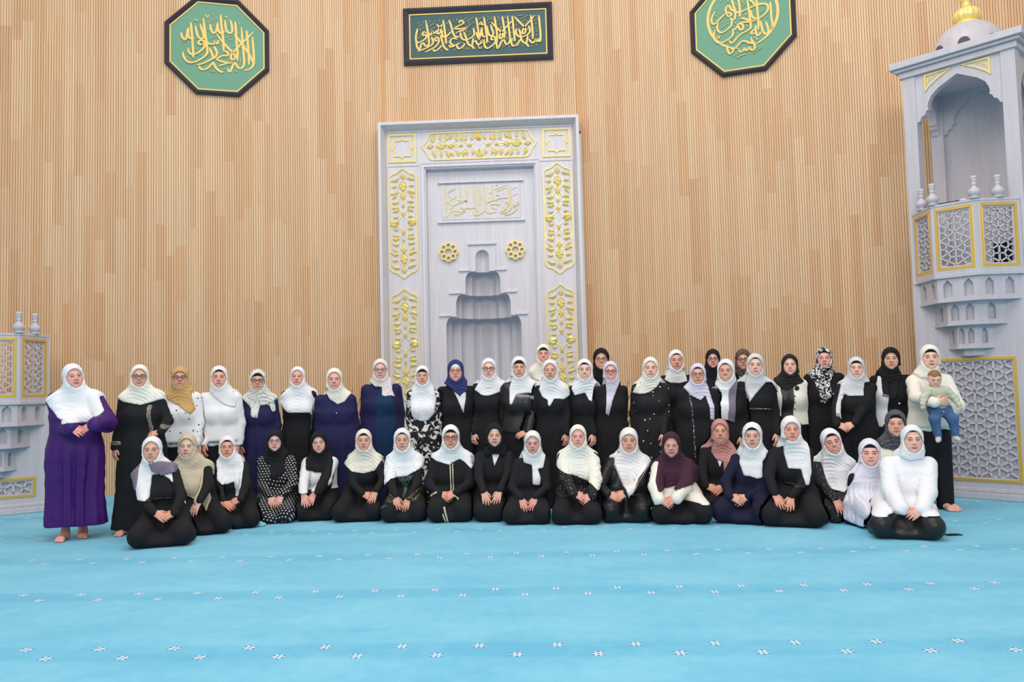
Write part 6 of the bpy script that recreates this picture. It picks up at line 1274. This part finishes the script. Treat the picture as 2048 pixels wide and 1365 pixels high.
{'label':'kneeling young woman in white ribbed top,black skirt and black scarf','grp':'women kneeling in the front row','X':-2.923,'Y':10.226,'pose':'k','hs':1.079,'hc':[0.006,-0.05,0.896],'by':0.168,'hy':0.251,'seed':35,'dress':'black2','skin':(228,176,164),'lips':(206,128,120),'brow':(78,58,48),'hr':-0.08,'w':0.94,'fw':0.261,'scarf':{'m':'black','poly':[[-0.08,0.798],[-0.149,0.703],[-0.121,0.587],[-0.024,0.541],[0.055,0.536],[0.072,0.315],[0.15,0.284],[0.195,0.504],[0.184,0.677],[0.107,0.794],[0.167,0.807],[0.167,1.104],[-0.156,1.104],[-0.156,0.807]],'amp':0.007,'wl':0.04,'open':(0.062,0.072,-0.104)},'top':{'m':'coolwhite','n':'ribbed_top','z':0.332},'hands':{'l':{'p':[-0.061,-0.289,0.228],'d':[0.3,-0.5,-0.8],'n':[0,0.75,-0.6],'t':'flat'},'r':{'p':[0.047,-0.289,0.217],'d':[-0.3,-0.5,-0.8],'n':[0,0.75,-0.6],'t':'flat'}}},
{'label':'woman in plain white blouse and white scarf with hand at her side','grp':'women standing in the back rows','X':-4.196,'Y':10.25,'pose':'s','hs':1.14,'hc':[0.0,-0.02,1.74],'by':0.234,'hy':0.35,'seed':4,'dress':'black','skin':(234,174,160),'lips':(186,112,106),'brow':(78,58,48),'w':1.05,'cap':'b','capz':0.064,'fc':{'age':0.2},'scarf':{'m':'coolwhite','poly':[[-0.089,1.644],[-0.109,1.595],[-0.02,1.485],[0.1,1.394],[0.209,1.362],[0.22,1.44],[0.161,1.598],[0.171,1.646],[0.171,1.948],[-0.171,1.948],[-0.171,1.646]],'amp':0.006},'top':{'m':'white','n':'blouse','z':0.893},'trousers':0.974,'hands':{'l':{'p':[-0.156,-0.06,0.924],'d':[0.05,-0.12,-1],'n':[0.6,0.75,0],'t':'relax'}}},
{'label':'woman in lilac scarf and long black dress with a sequinned front line','grp':'women standing in the back rows','X':1.795,'Y':10.3,'pose':'s','hs':1.062,'hc':[0.0,-0.02,1.626],'by':-0.104,'hy':-0.156,'seed':20,'dress':'black','skin':(224,172,150),'lips':(186,112,106),'brow':(78,58,48),'w':1.16,'fat':1.18,'cap':'b','capz':0.068,'glasses':'glassthin','fc':{'age':0.3},'scarf':{'m':'lilac','poly':[[-0.127,1.552],[-0.181,1.477],[-0.098,1.369],[0.012,1.308],[0.074,1.365],[0.105,1.218],[0.108,1.072],[0.165,1.06],[0.166,1.253],[0.122,1.436],[0.063,1.547],[0.159,1.539],[0.159,1.834],[-0.159,1.834],[-0.159,1.539]],'amp':0.008,'wl':0.04},'over':[{'n':'sequin_line','m':'sequin','poly':[[-0.124,1.397],[-0.106,1.396],[-0.081,1.078],[-0.074,0.608],[-0.095,0.608],[-0.106,1.078]],'off':0.006,'h':0.007}],'hands':{}},
{'label':'smiling woman with white scarf ending in grey-violet panels down her front','grp':'women standing in the back rows','X':2.151,'Y':10.35,'pose':'s','hs':1.152,'hc':[0.0,-0.02,1.659],'by':-0.123,'hy':-0.305,'seed':22,'dress':'black','skin':(224,172,150),'lips':(206,128,120),'brow':(78,58,48),'cap':'b','capz':0.074,'fc':{'smile':0.9,'teeth':True,'age':0.4},'scarf':{'m':'white','poly':[[-0.093,1.561],[-0.14,1.507],[-0.116,1.433],[-0.045,1.395],[0.065,1.429],[0.115,1.538],[0.173,1.564],[0.173,1.868],[-0.173,1.868],[-0.173,1.564]],'amp':0.006,'extra':[{'m':'white','poly':[[-0.164,1.471],[0.016,1.439],[-0.017,1.057],[-0.184,1.088]],'n':'scarf_end'},{'m':'greyviolet','poly':[[0.007,1.43],[0.092,1.529],[0.128,1.528],[0.082,1.282],[0.06,1.028],[-0.022,1.057]],'n':'scarf_end','l':'grey violet scarf end'}]},'hands':{'r':{'p':[0.139,-0.06,0.86],'d':[-0.05,-0.12,-1],'n':[-0.6,0.75,0],'t':'relax'}}},
{'label':'tall woman in white scarf crossing to a point,black dress with thin silver belt','grp':'women standing in the back rows','X':2.536,'Y':10.45,'pose':'s','hs':1.139,'hc':[0.0,-0.02,1.724],'by':-0.143,'hy':-0.215,'seed':24,'dress':'black','skin':(240,194,176),'lips':(206,128,120),'brow':(78,58,48),'hr':0.05,'w':1.04,'cap':'b','capz':0.072,'scarf':{'m':'pearl','poly':[[-0.097,1.627],[-0.139,1.498],[-0.148,1.277],[-0.121,1.267],[-0.007,1.384],[0.108,1.51],[0.181,1.509],[0.3,1.325],[0.314,1.376],[0.218,1.517],[0.084,1.594],[0.171,1.63],[0.171,1.932],[-0.171,1.932],[-0.171,1.63]],'amp':0.006,'vert':0.3},'over':[{'n':'belt','m':'silver','poly':[[-0.135,1.202],[0.163,1.187],[0.162,1.169],[-0.136,1.181]],'off':0.007,'h':0.007}],'hands':{'r':{'p':[0.212,-0.06,0.885],'d':[-0.05,-0.12,-1],'n':[-0.6,0.75,0],'t':'relax'}}},
{'label':'older woman with white scarf tied in a pointed tail over black dress','grp':'women standing in the back rows','X':-0.023,'Y':10.5,'pose':'s','hs':1.067,'hc':[0.0,-0.02,1.726],'by':0.001,'hy':0.002,'seed':14,'dress':'black','skin':(224,172,150),'lips':(170,108,100),'brow':(120,98,82),'fc':{'age':0.9},'scarf':{'m':'coolwhite','poly':[[-0.099,1.618],[-0.149,1.488],[-0.105,1.393],[-0.04,1.354],[-0.038,1.282],[-0.012,1.274],[0.045,1.37],[0.166,1.358],[0.272,1.431],[0.218,1.507],[0.108,1.613],[0.16,1.638],[0.16,1.934],[-0.16,1.934],[-0.16,1.638]],'amp':0.008,'vert':0.4},'hands':{'l':{'p':[-0.354,-0.06,0.902],'d':[0.05,-0.12,-1],'n':[0.6,0.75,0],'t':'relax'},'r':{'p':[0.186,-0.06,0.904],'d':[-0.05,-0.12,-1],'n':[-0.6,0.75,0],'t':'relax'}}},
{'label':'woman in white scarf and black ruffled dress scattered with white spots','grp':'women standing in the back rows','X':1.244,'Y':10.5,'pose':'s','hs':1.098,'hc':[0.0,-0.02,1.721],'by':-0.1,'hy':-0.106,'seed':18,'dress':'stardress','skin':(240,194,176),'lips':(186,112,106),'brow':(48,36,32),'w':1.08,'flare':1.2,'folds':0.014,'scarf':{'m':'ivory','poly':[[-0.136,1.605],[-0.239,1.421],[-0.143,1.4],[-0.03,1.416],[0.065,1.488],[0.127,1.571],[0.107,1.637],[0.165,1.631],[0.165,1.93],[-0.165,1.93],[-0.165,1.631]],'amp':0.009,'wl':0.034},'hands':{'r':{'p':[0.117,-0.06,0.904],'d':[-0.05,-0.12,-1],'n':[-0.6,0.75,0],'t':'relax'}}},
{'label':'woman in black leather jacket with white fringed lace scarf and black underscarf','grp':'women standing in the back rows','X':-0.416,'Y':10.55,'pose':'s','hs':1.126,'hc':[0.0,-0.02,1.772],'by':0.024,'hy':0.036,'seed':12,'dress':'black','skin':(224,172,150),'lips':(186,112,106),'brow':(48,36,32),'cap':'b','capz':0.044,'fc':{'smile':0.4,'age':0.3},'scarf':{'m':'coolwhite','poly':[[-0.083,1.666],[-0.131,1.516],[-0.128,1.312],[-0.098,1.307],[-0.042,1.434],[0.11,1.453],[0.279,1.392],[0.274,1.487],[0.162,1.622],[0.106,1.661],[0.169,1.679],[0.169,1.981],[-0.169,1.981],[-0.169,1.679]],'amp':0.007},'top':{'m':'leather','n':'leather_jacket','z':0.947},'fringe':[([-0.041,1.434],[0.279,1.389],22,0.035)],'hands':{'r':{'p':[0.091,-0.2,0.868],'d':[-0.9,-0.2,-0.2],'n':[0,0.7,-0.7],'t':'relax'}}},
{'label':'smiling woman in dark blazer with white scarf and violet glasses','grp':'women standing in the back rows','X':0.745,'Y':10.55,'pose':'s','hs':1.033,'hc':[0.0,-0.02,1.693],'by':-0.042,'hy':-0.064,'seed':17,'dress':'black2','skin':(234,174,160),'lips':(206,128,120),'brow':(78,58,48),'w':1.02,'glasses':'glassviolet','fc':{'smile':1,'teeth':True},'scarf':{'m':'lilac','poly':[[-0.071,1.617],[-0.064,1.429],[-0.085,1.166],[-0.043,1.137],[0.004,1.314],[0.075,1.482],[0.125,1.593],[0.108,1.65],[0.155,1.608],[0.155,1.901],[-0.155,1.901],[-0.155,1.608]],'amp':0.007,'vert':0.8},'hands':{}},
{'label':'woman in navy dress with fringed patterned white scarf and glasses','grp':'women standing in the back rows','X':-3.826,'Y':10.6,'pose':'s','hs':1.154,'hc':[0.0,-0.02,1.693],'by':0.208,'hy':0.312,'seed':5,'dress':'navy','skin':(224,172,150),'lips':(186,112,106),'brow':(128,100,80),'cap':'b','capz':0.05,'glasses':'glassframe','fc':{'age':0.6},'scarf':{'m':'greenscarf','poly':[[-0.112,1.576],[-0.205,1.493],[-0.072,1.352],[-0.042,1.221],[0.03,1.209],[0.041,1.37],[0.144,1.378],[0.195,1.282],[0.226,1.295],[0.206,1.427],[0.252,1.49],[0.166,1.569],[0.173,1.598],[0.173,1.902],[-0.173,1.902],[-0.173,1.598]],'amp':0.008,'vert':0.7},'hands':{'l':{'p':[-0.203,-0.06,0.862],'d':[0.05,-0.12,-1],'n':[0.6,0.75,0],'t':'relax'}}},
{'label':'smiling woman in white scarf with one tail and black dress,arm lowered','grp':'women standing in the back rows','X':0.418,'Y':10.6,'pose':'s','hs':1.116,'hc':[0.0,-0.02,1.721],'by':-0.024,'hy':-0.036,'seed':15,'dress':'black','skin':(240,194,176),'lips':(196,78,82),'brow':(48,36,32),'cap':'b','capz':0.066,'fc':{'smile':0.8,'teeth':True},'scarf':{'m':'white','poly':[[-0.095,1.608],[-0.178,1.496],[-0.139,1.401],[-0.006,1.435],[0.038,1.34],[0.076,1.316],[0.098,1.433],[0.226,1.496],[0.149,1.573],[0.094,1.622],[0.167,1.629],[0.167,1.93],[-0.167,1.93],[-0.167,1.629]],'amp':0.007},'hands':{'r':{'p':[0.084,-0.06,0.919],'d':[-0.05,-0.12,-1],'n':[-0.6,0.75,0],'t':'relax'}}},
{'label':'woman in black and white floral dress with long white bib scarf','grp':'women standing in the back rows','X':-1.678,'Y':10.65,'pose':'s','hs':1.036,'hc':[0.0,-0.02,1.701],'by':0.094,'hy':0.141,'seed':9,'dress':'floral','skin':(224,172,150),'lips':(186,112,106),'brow':(48,36,32),'cap':'b','capz':0.048,'fc':{'smile':0.5,'age':0.4},'scarf':{'m':'white','poly':[[-0.124,1.584],[-0.158,1.363],[-0.131,1.181],[-0.024,1.119],[0.071,1.127],[0.154,1.215],[0.177,1.395],[0.14,1.577],[0.155,1.615],[0.155,1.908],[-0.155,1.908],[-0.155,1.615]],'amp':0.008,'vert':0.5},'hands':{}},
{'label':'woman in black and white printed scarf and black buttoned jacket','grp':'women standing in the back rows','X':3.448,'Y':10.65,'pose':'s','hs':1.102,'hc':[0.0,-0.02,1.793],'by':-0.188,'hy':-0.282,'seed':26,'dress':'black2','skin':(234,174,160),'lips':(186,112,106),'brow':(128,100,80),'w':1.08,'cap':'b','capz':0.064,'scarf':{'m':'bwscarf','poly':[[-0.132,1.719],[-0.216,1.627],[-0.142,1.508],[-0.108,1.366],[-0.098,1.245],[-0.046,1.224],[0.038,1.312],[0.035,1.463],[0.112,1.632],[0.078,1.744],[0.165,1.702],[0.165,2.001],[-0.165,2.001],[-0.165,1.702]],'amp':0.008,'open':(0.064,0.084,-0.104)},'buttons':[('jacket_button','button',0.021,1.459,0.011),('jacket_button','button',0.051,1.346,0.011),('jacket_button','button',0.06,1.232,0.011)],'hands':{}},
{'label':'woman in black printed scarf and short white jacket with black rosette','grp':'women standing in the back rows','X':3.032,'Y':10.7,'pose':'s','hs':1.082,'hc':[0.0,-0.02,1.721],'by':-0.166,'hy':-0.249,'seed':25,'dress':'leather','skin':(240,194,176),'lips':(206,128,120),'brow':(78,58,48),'w':1.05,'fc':{'smile':0.4},'boff':0.028,'scarf':{'m':'blackprint','poly':[[-0.135,1.62],[-0.21,1.51],[-0.114,1.417],[-0.054,1.399],[0.048,1.453],[0.16,1.511],[0.075,1.615],[0.162,1.631],[0.162,1.929],[-0.162,1.929],[-0.162,1.631]],'amp':0.007},'over':[{'n':'white_jacket','m':'ivory','poly':[[0.024,1.555],[0.253,1.549],[0.236,1.186],[0.2,0.966],[0.087,0.965],[-0.008,1.071]],'off':0.014,'y':(-0.6,0.2),'l':'white jacket front'},{'n':'white_jacket','m':'ivory','poly':[[-0.256,1.542],[-0.138,1.498],[-0.135,1.357],[-0.147,1.075],[-0.278,1.037]],'off':0.014,'y':(-0.6,0.2)}],'buttons':[('jacket_button','blackbutton',0.01,1.329,0.009),('jacket_button','blackbutton',0.006,1.248,0.009),('jacket_button','blackbutton',0.007,1.168,0.009),('rosette','blackbutton',0.05,1.429,0.03)],'hands':{}},
{'label':'woman in plain navy tunic with short rounded white scarf','grp':'women standing in the back rows','X':-2.858,'Y':10.75,'pose':'s','hs':1.17,'hc':[0.0,-0.02,1.685],'by':0.156,'hy':0.234,'seed':7,'dress':'navy','skin':(234,174,160),'lips':(206,128,120),'brow':(128,100,80),'w':1.12,'fat':1.18,'fc':{'age':0.3,'smile':0.4},'scarf':{'m':'ivory','poly':[[-0.065,1.571],[-0.09,1.5],[-0.046,1.428],[0.053,1.36],[0.14,1.392],[0.228,1.523],[0.153,1.586],[0.175,1.588],[0.175,1.893],[-0.175,1.893],[-0.175,1.588]],'amp':0.008,'wl':0.04},'buttons':[('pendant','button',0.059,1.249,0.008)],'hands':{}},
{'label':'woman in navy scarf over white underscarf wearing black blazer','grp':'women standing in the back rows','X':-1.255,'Y':10.75,'pose':'s','hs':1.156,'hc':[0.0,-0.02,1.755],'by':0.07,'hy':0.105,'seed':10,'dress':'black2','skin':(234,174,160),'lips':(186,112,106),'brow':(128,100,80),'w':1.08,'cap':'w','capz':0.046,'glasses':'glassthin','fc':{'age':0.3},'scarf':{'m':'navyscarf','poly':[[-0.128,1.653],[-0.159,1.605],[-0.063,1.535],[0.056,1.422],[0.101,1.473],[0.154,1.495],[0.143,1.607],[0.173,1.659],[0.173,1.963],[-0.173,1.963],[-0.173,1.659]],'amp':0.006},'over':[{'n':'shirt_front','m':'pearl','poly':[[-0.036,1.515],[0.135,1.511],[0.132,1.376],[0.105,1.204],[0.057,1.32]],'off':0.006}],'hands':{}},
{'label':'woman in black gown with white scarf,black glasses and stern look','grp':'women standing in the back rows','X':-0.822,'Y':10.75,'pose':'s','hs':1.092,'hc':[0.0,-0.02,1.772],'by':0.046,'hy':0.069,'seed':11,'dress':'black','skin':(240,194,176),'lips':(186,112,106),'brow':(78,58,48),'hr':0.03,'w':1.12,'glasses':'glassframe','scarf':{'m':'white','poly':[[-0.105,1.641],[-0.189,1.508],[-0.09,1.432],[-0.003,1.422],[0.124,1.462],[0.265,1.532],[0.147,1.616],[0.164,1.681],[0.164,1.98],[-0.164,1.98],[-0.164,1.681]],'amp':0.007},'buttons':[('brooch','blackbutton',0.014,1.646,0.01)],'hands':{'l':{'p':[-0.213,-0.06,0.921],'d':[0.05,-0.12,-1],'n':[0.6,0.75,0],'t':'relax'}}},
{'label':'woman in black robe with wide white scarf thrown over one shoulder','grp':'women standing in the back rows','X':-3.362,'Y':10.8,'pose':'s','hs':1.05,'hc':[0.0,-0.02,1.735],'by':0.181,'hy':0.172,'seed':6,'dress':'black','skin':(234,174,160),'lips':(186,112,106),'brow':(128,100,80),'w':1.08,'fc':{'age':0.3},'scarf':{'m':'white','poly':[[-0.074,1.625],[-0.275,1.444],[-0.161,1.318],[-0.099,1.266],[0.172,1.259],[0.223,1.125],[0.261,1.12],[0.257,1.329],[0.175,1.536],[0.114,1.63],[0.158,1.649],[0.158,1.943],[-0.158,1.943],[-0.158,1.649]],'amp':0.006},'over':[{'n':'front_braid','m':'silver','poly':[[0.173,1.254],[0.194,1.254],[0.202,0.801],[0.181,0.801]],'off':0.006}],'hands':{}},
{'label':'tall elderly woman in navy cardigan over teal dress with knotted white scarf','grp':'women standing in the back rows','X':-2.309,'Y':11.05,'pose':'s','hs':1.152,'hc':[0.0,-0.02,1.804],'by':0.124,'hy':0.186,'seed':8,'dress':'navy','skin':(228,184,172),'lips':(186,130,122),'brow':(150,130,118),'w':1.15,'fat':1.15,'glasses':'glassthin','fc':{'age':1.0},'scarf':{'m':'pinkedge','poly':[[-0.11,1.737],[-0.147,1.66],[-0.059,1.578],[0.026,1.576],[0.028,1.461],[0.077,1.445],[0.14,1.458],[0.199,1.442],[0.163,1.531],[0.144,1.699],[0.173,1.709],[0.173,2.012],[-0.173,2.012],[-0.173,1.709]],'amp':0.007,'vert':0.6},'over':[{'n':'inner_dress','m':'teal','poly':[[-0.01,1.577],[0.138,1.573],[0.213,1.259],[0.209,0.533],[-0.047,0.538],[-0.047,1.265]],'off':0.007}],'hands':{}},
{'label':'smiling woman in black scarf and glasses behind the woman in dark blazer','grp':'women standing in the back rows','X':0.664,'Y':11.1,'pose':'s','hs':1.17,'hc':[0.0,-0.02,1.869],'by':-0.036,'hy':-0.054,'seed':16,'dress':'black','skin':(224,172,150),'lips':(186,112,106),'brow':(48,36,32),'glasses':'glassthin','fc':{'smile':1,'teeth':True},'scarf':{'m':'black2','poly':[[-0.093,1.786],[-0.108,1.627],[-0.031,1.546],[0.088,1.563],[0.124,1.76],[0.175,1.772],[0.175,2.077],[-0.175,2.077],[-0.175,1.772]],'amp':0.006,'open':(0.066,0.075,-0.106)},'hands':{}},
{'label':'woman in white scarf and black top in the rear,head tilted slightly','grp':'women standing in the back rows','X':1.656,'Y':11.1,'pose':'s','hs':1.112,'hc':[0.0,-0.02,1.828],'by':-0.089,'hy':-0.034,'seed':19,'dress':'black','skin':(224,172,150),'lips':(196,78,82),'brow':(48,36,32),'cap':'b','capz':0.07,'scarf':{'m':'white','poly':[[-0.097,1.72],[-0.167,1.574],[-0.093,1.533],[0.024,1.524],[0.132,1.547],[0.116,1.636],[0.07,1.716],[0.167,1.736],[0.167,2.036],[-0.167,2.036],[-0.167,1.736]],'amp':0.008},'hands':{}},
{'label':'woman in long black scarf with violet-tinted glasses in the rear','grp':'women standing in the back rows','X':2.142,'Y':11.1,'pose':'s','hs':1.029,'hc':[0.0,-0.02,1.835],'by':-0.115,'hy':-0.172,'seed':21,'dress':'black','skin':(234,174,160),'lips':(196,78,82),'brow':(48,36,32),'glasses':'glassviolet','scarf':{'m':'black','poly':[[-0.126,1.709],[-0.137,1.512],[-0.075,1.412],[0.023,1.409],[0.087,1.565],[0.078,1.723],[0.154,1.75],[0.154,2.043],[-0.154,2.043],[-0.154,1.75]],'amp':0.006,'open':(0.062,0.072,-0.104)},'hands':{}},
{'label':'smiling tall woman in cream scarf and black underscarf behind the others','grp':'women standing in the back rows','X':-0.108,'Y':11.2,'pose':'s','hs':1.055,'hc':[0.0,-0.02,1.964],'by':0.006,'hy':0.009,'seed':13,'dress':'ivory','skin':(234,174,160),'lips':(196,78,82),'brow':(48,36,32),'cap':'b','capz':0.048,'fc':{'smile':1,'teeth':True},'scarf':{'m':'ivory','poly':[[-0.096,1.859],[-0.21,1.762],[-0.222,1.671],[-0.053,1.597],[0.148,1.622],[0.114,1.824],[0.158,1.877],[0.158,2.172],[-0.158,2.172],[-0.158,1.877]],'amp':0.008},'hands':{}},
{'label':'woman in brown patterned scarf and heavy glasses in the rear','grp':'women standing in the back rows','X':2.559,'Y':11.2,'pose':'s','hs':1.113,'hc':[0.0,-0.02,1.818],'by':-0.135,'hy':-0.202,'seed':23,'dress':'black2','skin':(224,172,150),'lips':(186,112,106),'brow':(48,36,32),'glasses':'glassframe','fc':{'age':0.5},'scarf':{'m':'brownscarf','poly':[[-0.097,1.719],[-0.11,1.64],[-0.052,1.599],[0.027,1.617],[0.055,1.715],[0.167,1.726],[0.167,2.027],[-0.167,2.027],[-0.167,1.726]],'amp':0.006,'open':(0.064,0.072,-0.104)},'over':[{'n':'shirt_front','m':'white','poly':[[-0.078,1.619],[0.0,1.617],[-0.039,1.519]],'off':0.008}],'hands':{}}]

# ------------------------------------------------------------------ baby carried by the woman in cream
def build_baby():
    O = np.array((4.28, 9.45, 1.20))
    root = empty('baby', tuple(O), 0, None, 'small baby in pale green sweater and blue jeans held by woman in cream', 'baby')
    A = lambda x, z, y=9.42: np.array((x-O[0], y-O[1], z-O[2]))
    hs = .80; hc = A(4.256, 1.500, 9.42); R = rot3(-.20, .28, .05)
    sh = {-1: A(4.185, 1.372), 1: A(4.375, 1.366)}; hd = {-1: A(4.085, 1.222, 9.36), 1: A(4.478, 1.205, 9.36)}
    el = {-1: A(4.115, 1.29, 9.40), 1: A(4.452, 1.285, 9.40)}
    hip = A(4.305, 1.175, 9.45); kn = {-1: A(4.205, 1.06, 9.36), 1: A(4.400, 1.055, 9.36)}; ft = {-1: A(4.240, .865, 9.38), 1: A(4.428, .875, 9.38)}
    def tor(P, k=0):
        d = smin(rc(P, A(4.28, 1.335, 9.45), A(4.30, 1.20, 9.45), .088, .092), rc(P, sh[-1], sh[1], .045, .045), .05)
        return d-k
    def armd(P, k=0):
        d = None
        for g in (-1, 1):
            q = smin(rc(P, sh[g], el[g], .046, .040), rc(P, el[g], hd[g], .040, .030), .02); d = q if d is None else np.minimum(d, q)
        return d-k+.003*np.sin(P[:, 2]*120+5*wob(P, 20, 1))
    def legd(P):
        d = rc(P, A(4.255, 1.17, 9.45), A(4.35, 1.17, 9.45), .082, .082)
        for g in (-1, 1):
            q = smin(rc(P, A(4.305+g*.05, 1.15, 9.44), kn[g], .066, .056), rc(P, kn[g], ft[g], .054, .042), .03); d = smin(d, q, .03)
        return d
    NEIGH.append((O[0], O[1], lambda P: np.minimum(np.minimum(tor(P-np.array((0, 0, 1.2), f4)), armd(P-np.array((0, 0, 1.2), f4))), legd(P-np.array((0, 0, 1.2), f4)))+.012, np.array((-.3, -.2, .75)), np.array((.3, .2, 1.5))))
    g_ = grid((-.26, -.16, -.42), (.26, .14, .26), .0075)
    def put(nm, fn, m, h=None):
        v, f = mesher(fn, g_, .015); v = relax(v, f, 1, .4); return np_mesh(nm, v, f, MAT[m], root)
    put('sweater', lambda P: smax(smin(tor(P), armd(P), .02), np.maximum(hip[2]+.0-P[:, 2], -1), .01), 'sage')
    put('jeans', lambda P: smax(smax(legd(P), P[:, 2]-hip[2]-.035, .01), -(P[:, 2]-ft[-1][2]-.004), .006), 'denim')
    for g in (-1, 1):
        f0 = ft[g]; put('sock', lambda P: smin(rc(P, f0+np.array((0, 0, .02)), f0+np.array((0, -.005, -.03)), .033, .028), rc(P, f0+np.array((0, -.005, -.035)), f0+np.array((g*.02-.01, -.055, -.045)), .027, .022), .02), 'sock')
    skin = (232, 184, 166)
    hv = head_morph(1.10, .86, .55, 1.0)*hs; hv[:, 2] = np.where(hv[:, 2] < -.118*hs, -.118*hs+(hv[:, 2]+.118*hs)*.45, hv[:, 2])
    vs = [hv @ R.T+hc]; fs = [HF]; cs = [face_colors(skin, (206, 140, 130), (170, 130, 104), eye=(70, 80, 96))]; o = len(hv)
    bv, bf = mesher(lambda P: smin(smin(tor(P), armd(P)+.012, .02), legd(P)+.012, .02)+.006, grid((-.26, -.16, -.42), (.26, .14, .26), .014), .02)
    sk = np.array(lin(skin)+(1,), f4); vs.append(bv); fs.append(bf+o); cs.append(np.tile(sk, (len(bv), 1))); o += len(bv)
    for g in (-1, 1):
        tv, tf = HANDS['curl']; d = hd[g]-el[g]; Rm, t = hand_frame(hd[g], d, (-g*.5, .6, -.3), -g)
        q = tv*.50 @ Rm.T+t; vs.append(q); fs.append((tf if np.linalg.det(Rm) > 0 else tf[:, ::-1])+o); cs.append(np.tile(sk*np.array((1, .92, .92, 1), f4), (len(q), 1))); o += len(q)
    np_mesh('body', np.concatenate(vs), np.concatenate(fs), SKIN, root, np.concatenate(cs))
    def hair(P):
        d = ell(P, (0, .022, .030), (.0805, .0970, .0945))+.0012*np.sin(P[:, 0]*420+4*wob(P, 40, 1))
        return smax(d, .048+.012*np.sin(P[:, 0]*60)-P[:, 2]-.9*np.maximum(P[:, 1]+.02, 0), .006)
    v, f = mesher(hair, grid((-.1, -.1, -.07), (.1, .14, .14), .007), .01)
    v = v*np.array((1.06, 1, 1)); np_mesh('hair', v*hs @ R.T+hc, f, MAT['hair'], root)
build_baby()

for s_ in PEOPLE: build_person(s_)

# ------------------------------------------------------------------ potted plants at both sides of the niche
M_LEAF = mat('green_strap_leaf', (92, 122, 56), 0.45, noise=0.3, nscale=9)
M_POT = mat('white_planter', (206, 204, 206), 0.4)
M_SOIL = mat('potting_soil', (58, 44, 36), 0.95)
def plant(loc, H, seed, label, special):
    r = random.Random(seed); root = empty('potted_plant', loc, 0, None, label, 'plant', 'potted plants beside the niche')
    MB().lathe([(.15, 0), (.17, .02), (.21, .50), (.225, .52), (.205, .53), (.195, .47), (0, .47)], 20).build('pot', M_POT, root, smooth=False)
    MB().lathe([(.19, .44), (.19, .478), (0, .49)], 16).build('soil', M_SOIL, root)
    for i in range(16):
        a = r.random()*2*PI; L = (H-.48)*(.62+.3*r.random()); le = .20+.35*r.random(); w_ = .028
        if i < len(special): a, L, le, w_ = special[i]
        vs = []; fs = []; n = 9
        for k in range(n):
            t = k/(n-1); out = le*t**1.7; z = .48+L*(t-.16*t**3*le*2)
            wd = w_*(math.sin(min(1, t*1.15+.12)*PI)**.7 if t < .87 else (1-t)/.13*.5)+.001
            c = Vector((math.cos(a)*(out+.03), math.sin(a)*(out+.03), z)); s_ = Vector((-math.sin(a), math.cos(a), 0))
            vs += [c+s_*wd, c-Vector((math.cos(a), math.sin(a), 0))*.008, c-s_*wd, c-Vector((math.cos(a), math.sin(a), 0))*.011]
        for k in range(n-1):
            q = 4*k; fs += [(q+j, q+(j+1) % 4, q+4+(j+1) % 4, q+4+j) for j in range(4)]
        MB().add(vs, fs).build('leaf', M_LEAF, root, smooth=True)
plant((-3.36, 13.25, 0), 1.6, 3, 'potted plant with strap leaves at left of the niche, behind women in navy', [(0.0, 1.27, .34, .030), (.6, 1.12, .10, .022), (PI, 1.0, .25, .026)])
plant((0.98, 13.25, 0), 1.5, 8, 'potted plant with strap leaves at right of the niche, behind woman in dark blazer', [(0.0, 1.20, .22, .030), (.4, 1.05, .30, .030)])

# ------------------------------------------------------------------ small things
ph = MB().box(-.075, .075, -.036, .036, 0, .009).build('smartphone', mat('black_glass', (20, 22, 30), 0.15), bevel=.004)
ph.location = (3.80, 8.20, 0.001); ph.rotation_euler = (0, 0, .12); tag(ph, 'black smartphone lying on carpet beside leather skirt at right end', 'phone')
sc_ = MB().box(-.066, .066, -.030, .030, .0088, .0096).build('screen', mat('dark_screen', (30, 36, 50), 0.08), ph)
def crumple(P):
    d = ell(P, (0, 0, .02), (.13, .085, .045)); return smax(d+.012*np.sin(P[:, 0]*70+6*wob(P, 20, 1))*np.cos(P[:, 1]*55), .001-P[:, 2], .004)
v, f = mesher(crumple, grid((-.16, -.12, -.01), (.16, .12, .09), .008), .02)
cl = np_mesh('cloth', v, f, cloth('turquoise_cloth', (140, 200, 206)), None); cl.location = (-3.43, 9.45, 0); cl.scale = (.7, .6, .8); tag(cl, 'crumpled pale turquoise cloth on carpet by the polka dot dress', 'cloth')
rod = empty('microphone', (5.270, 10.613, 0), -PI/4, None, 'thin dark microphone with white tip lying on the tall pulpit parapet', 'microphone')
rod.location = (5.270+.7071*(-.19)+(-.7071)*.335, 10.613-.7071*(-.19)-.7071*.335, 3.687); rod.rotation_euler = (0, 0, -PI/4)
MB().tube([(0, 0, .008), (.26, .0, .008)], .006, 8).build('stem', MAT['blackbutton'], rod, smooth=True)
MB().tube([(.26, 0, .010), (.30, 0, .011), (.34, 0, .010)], [.010, .013, .010], 8).build('tip', MAT['button'], rod, smooth=True)
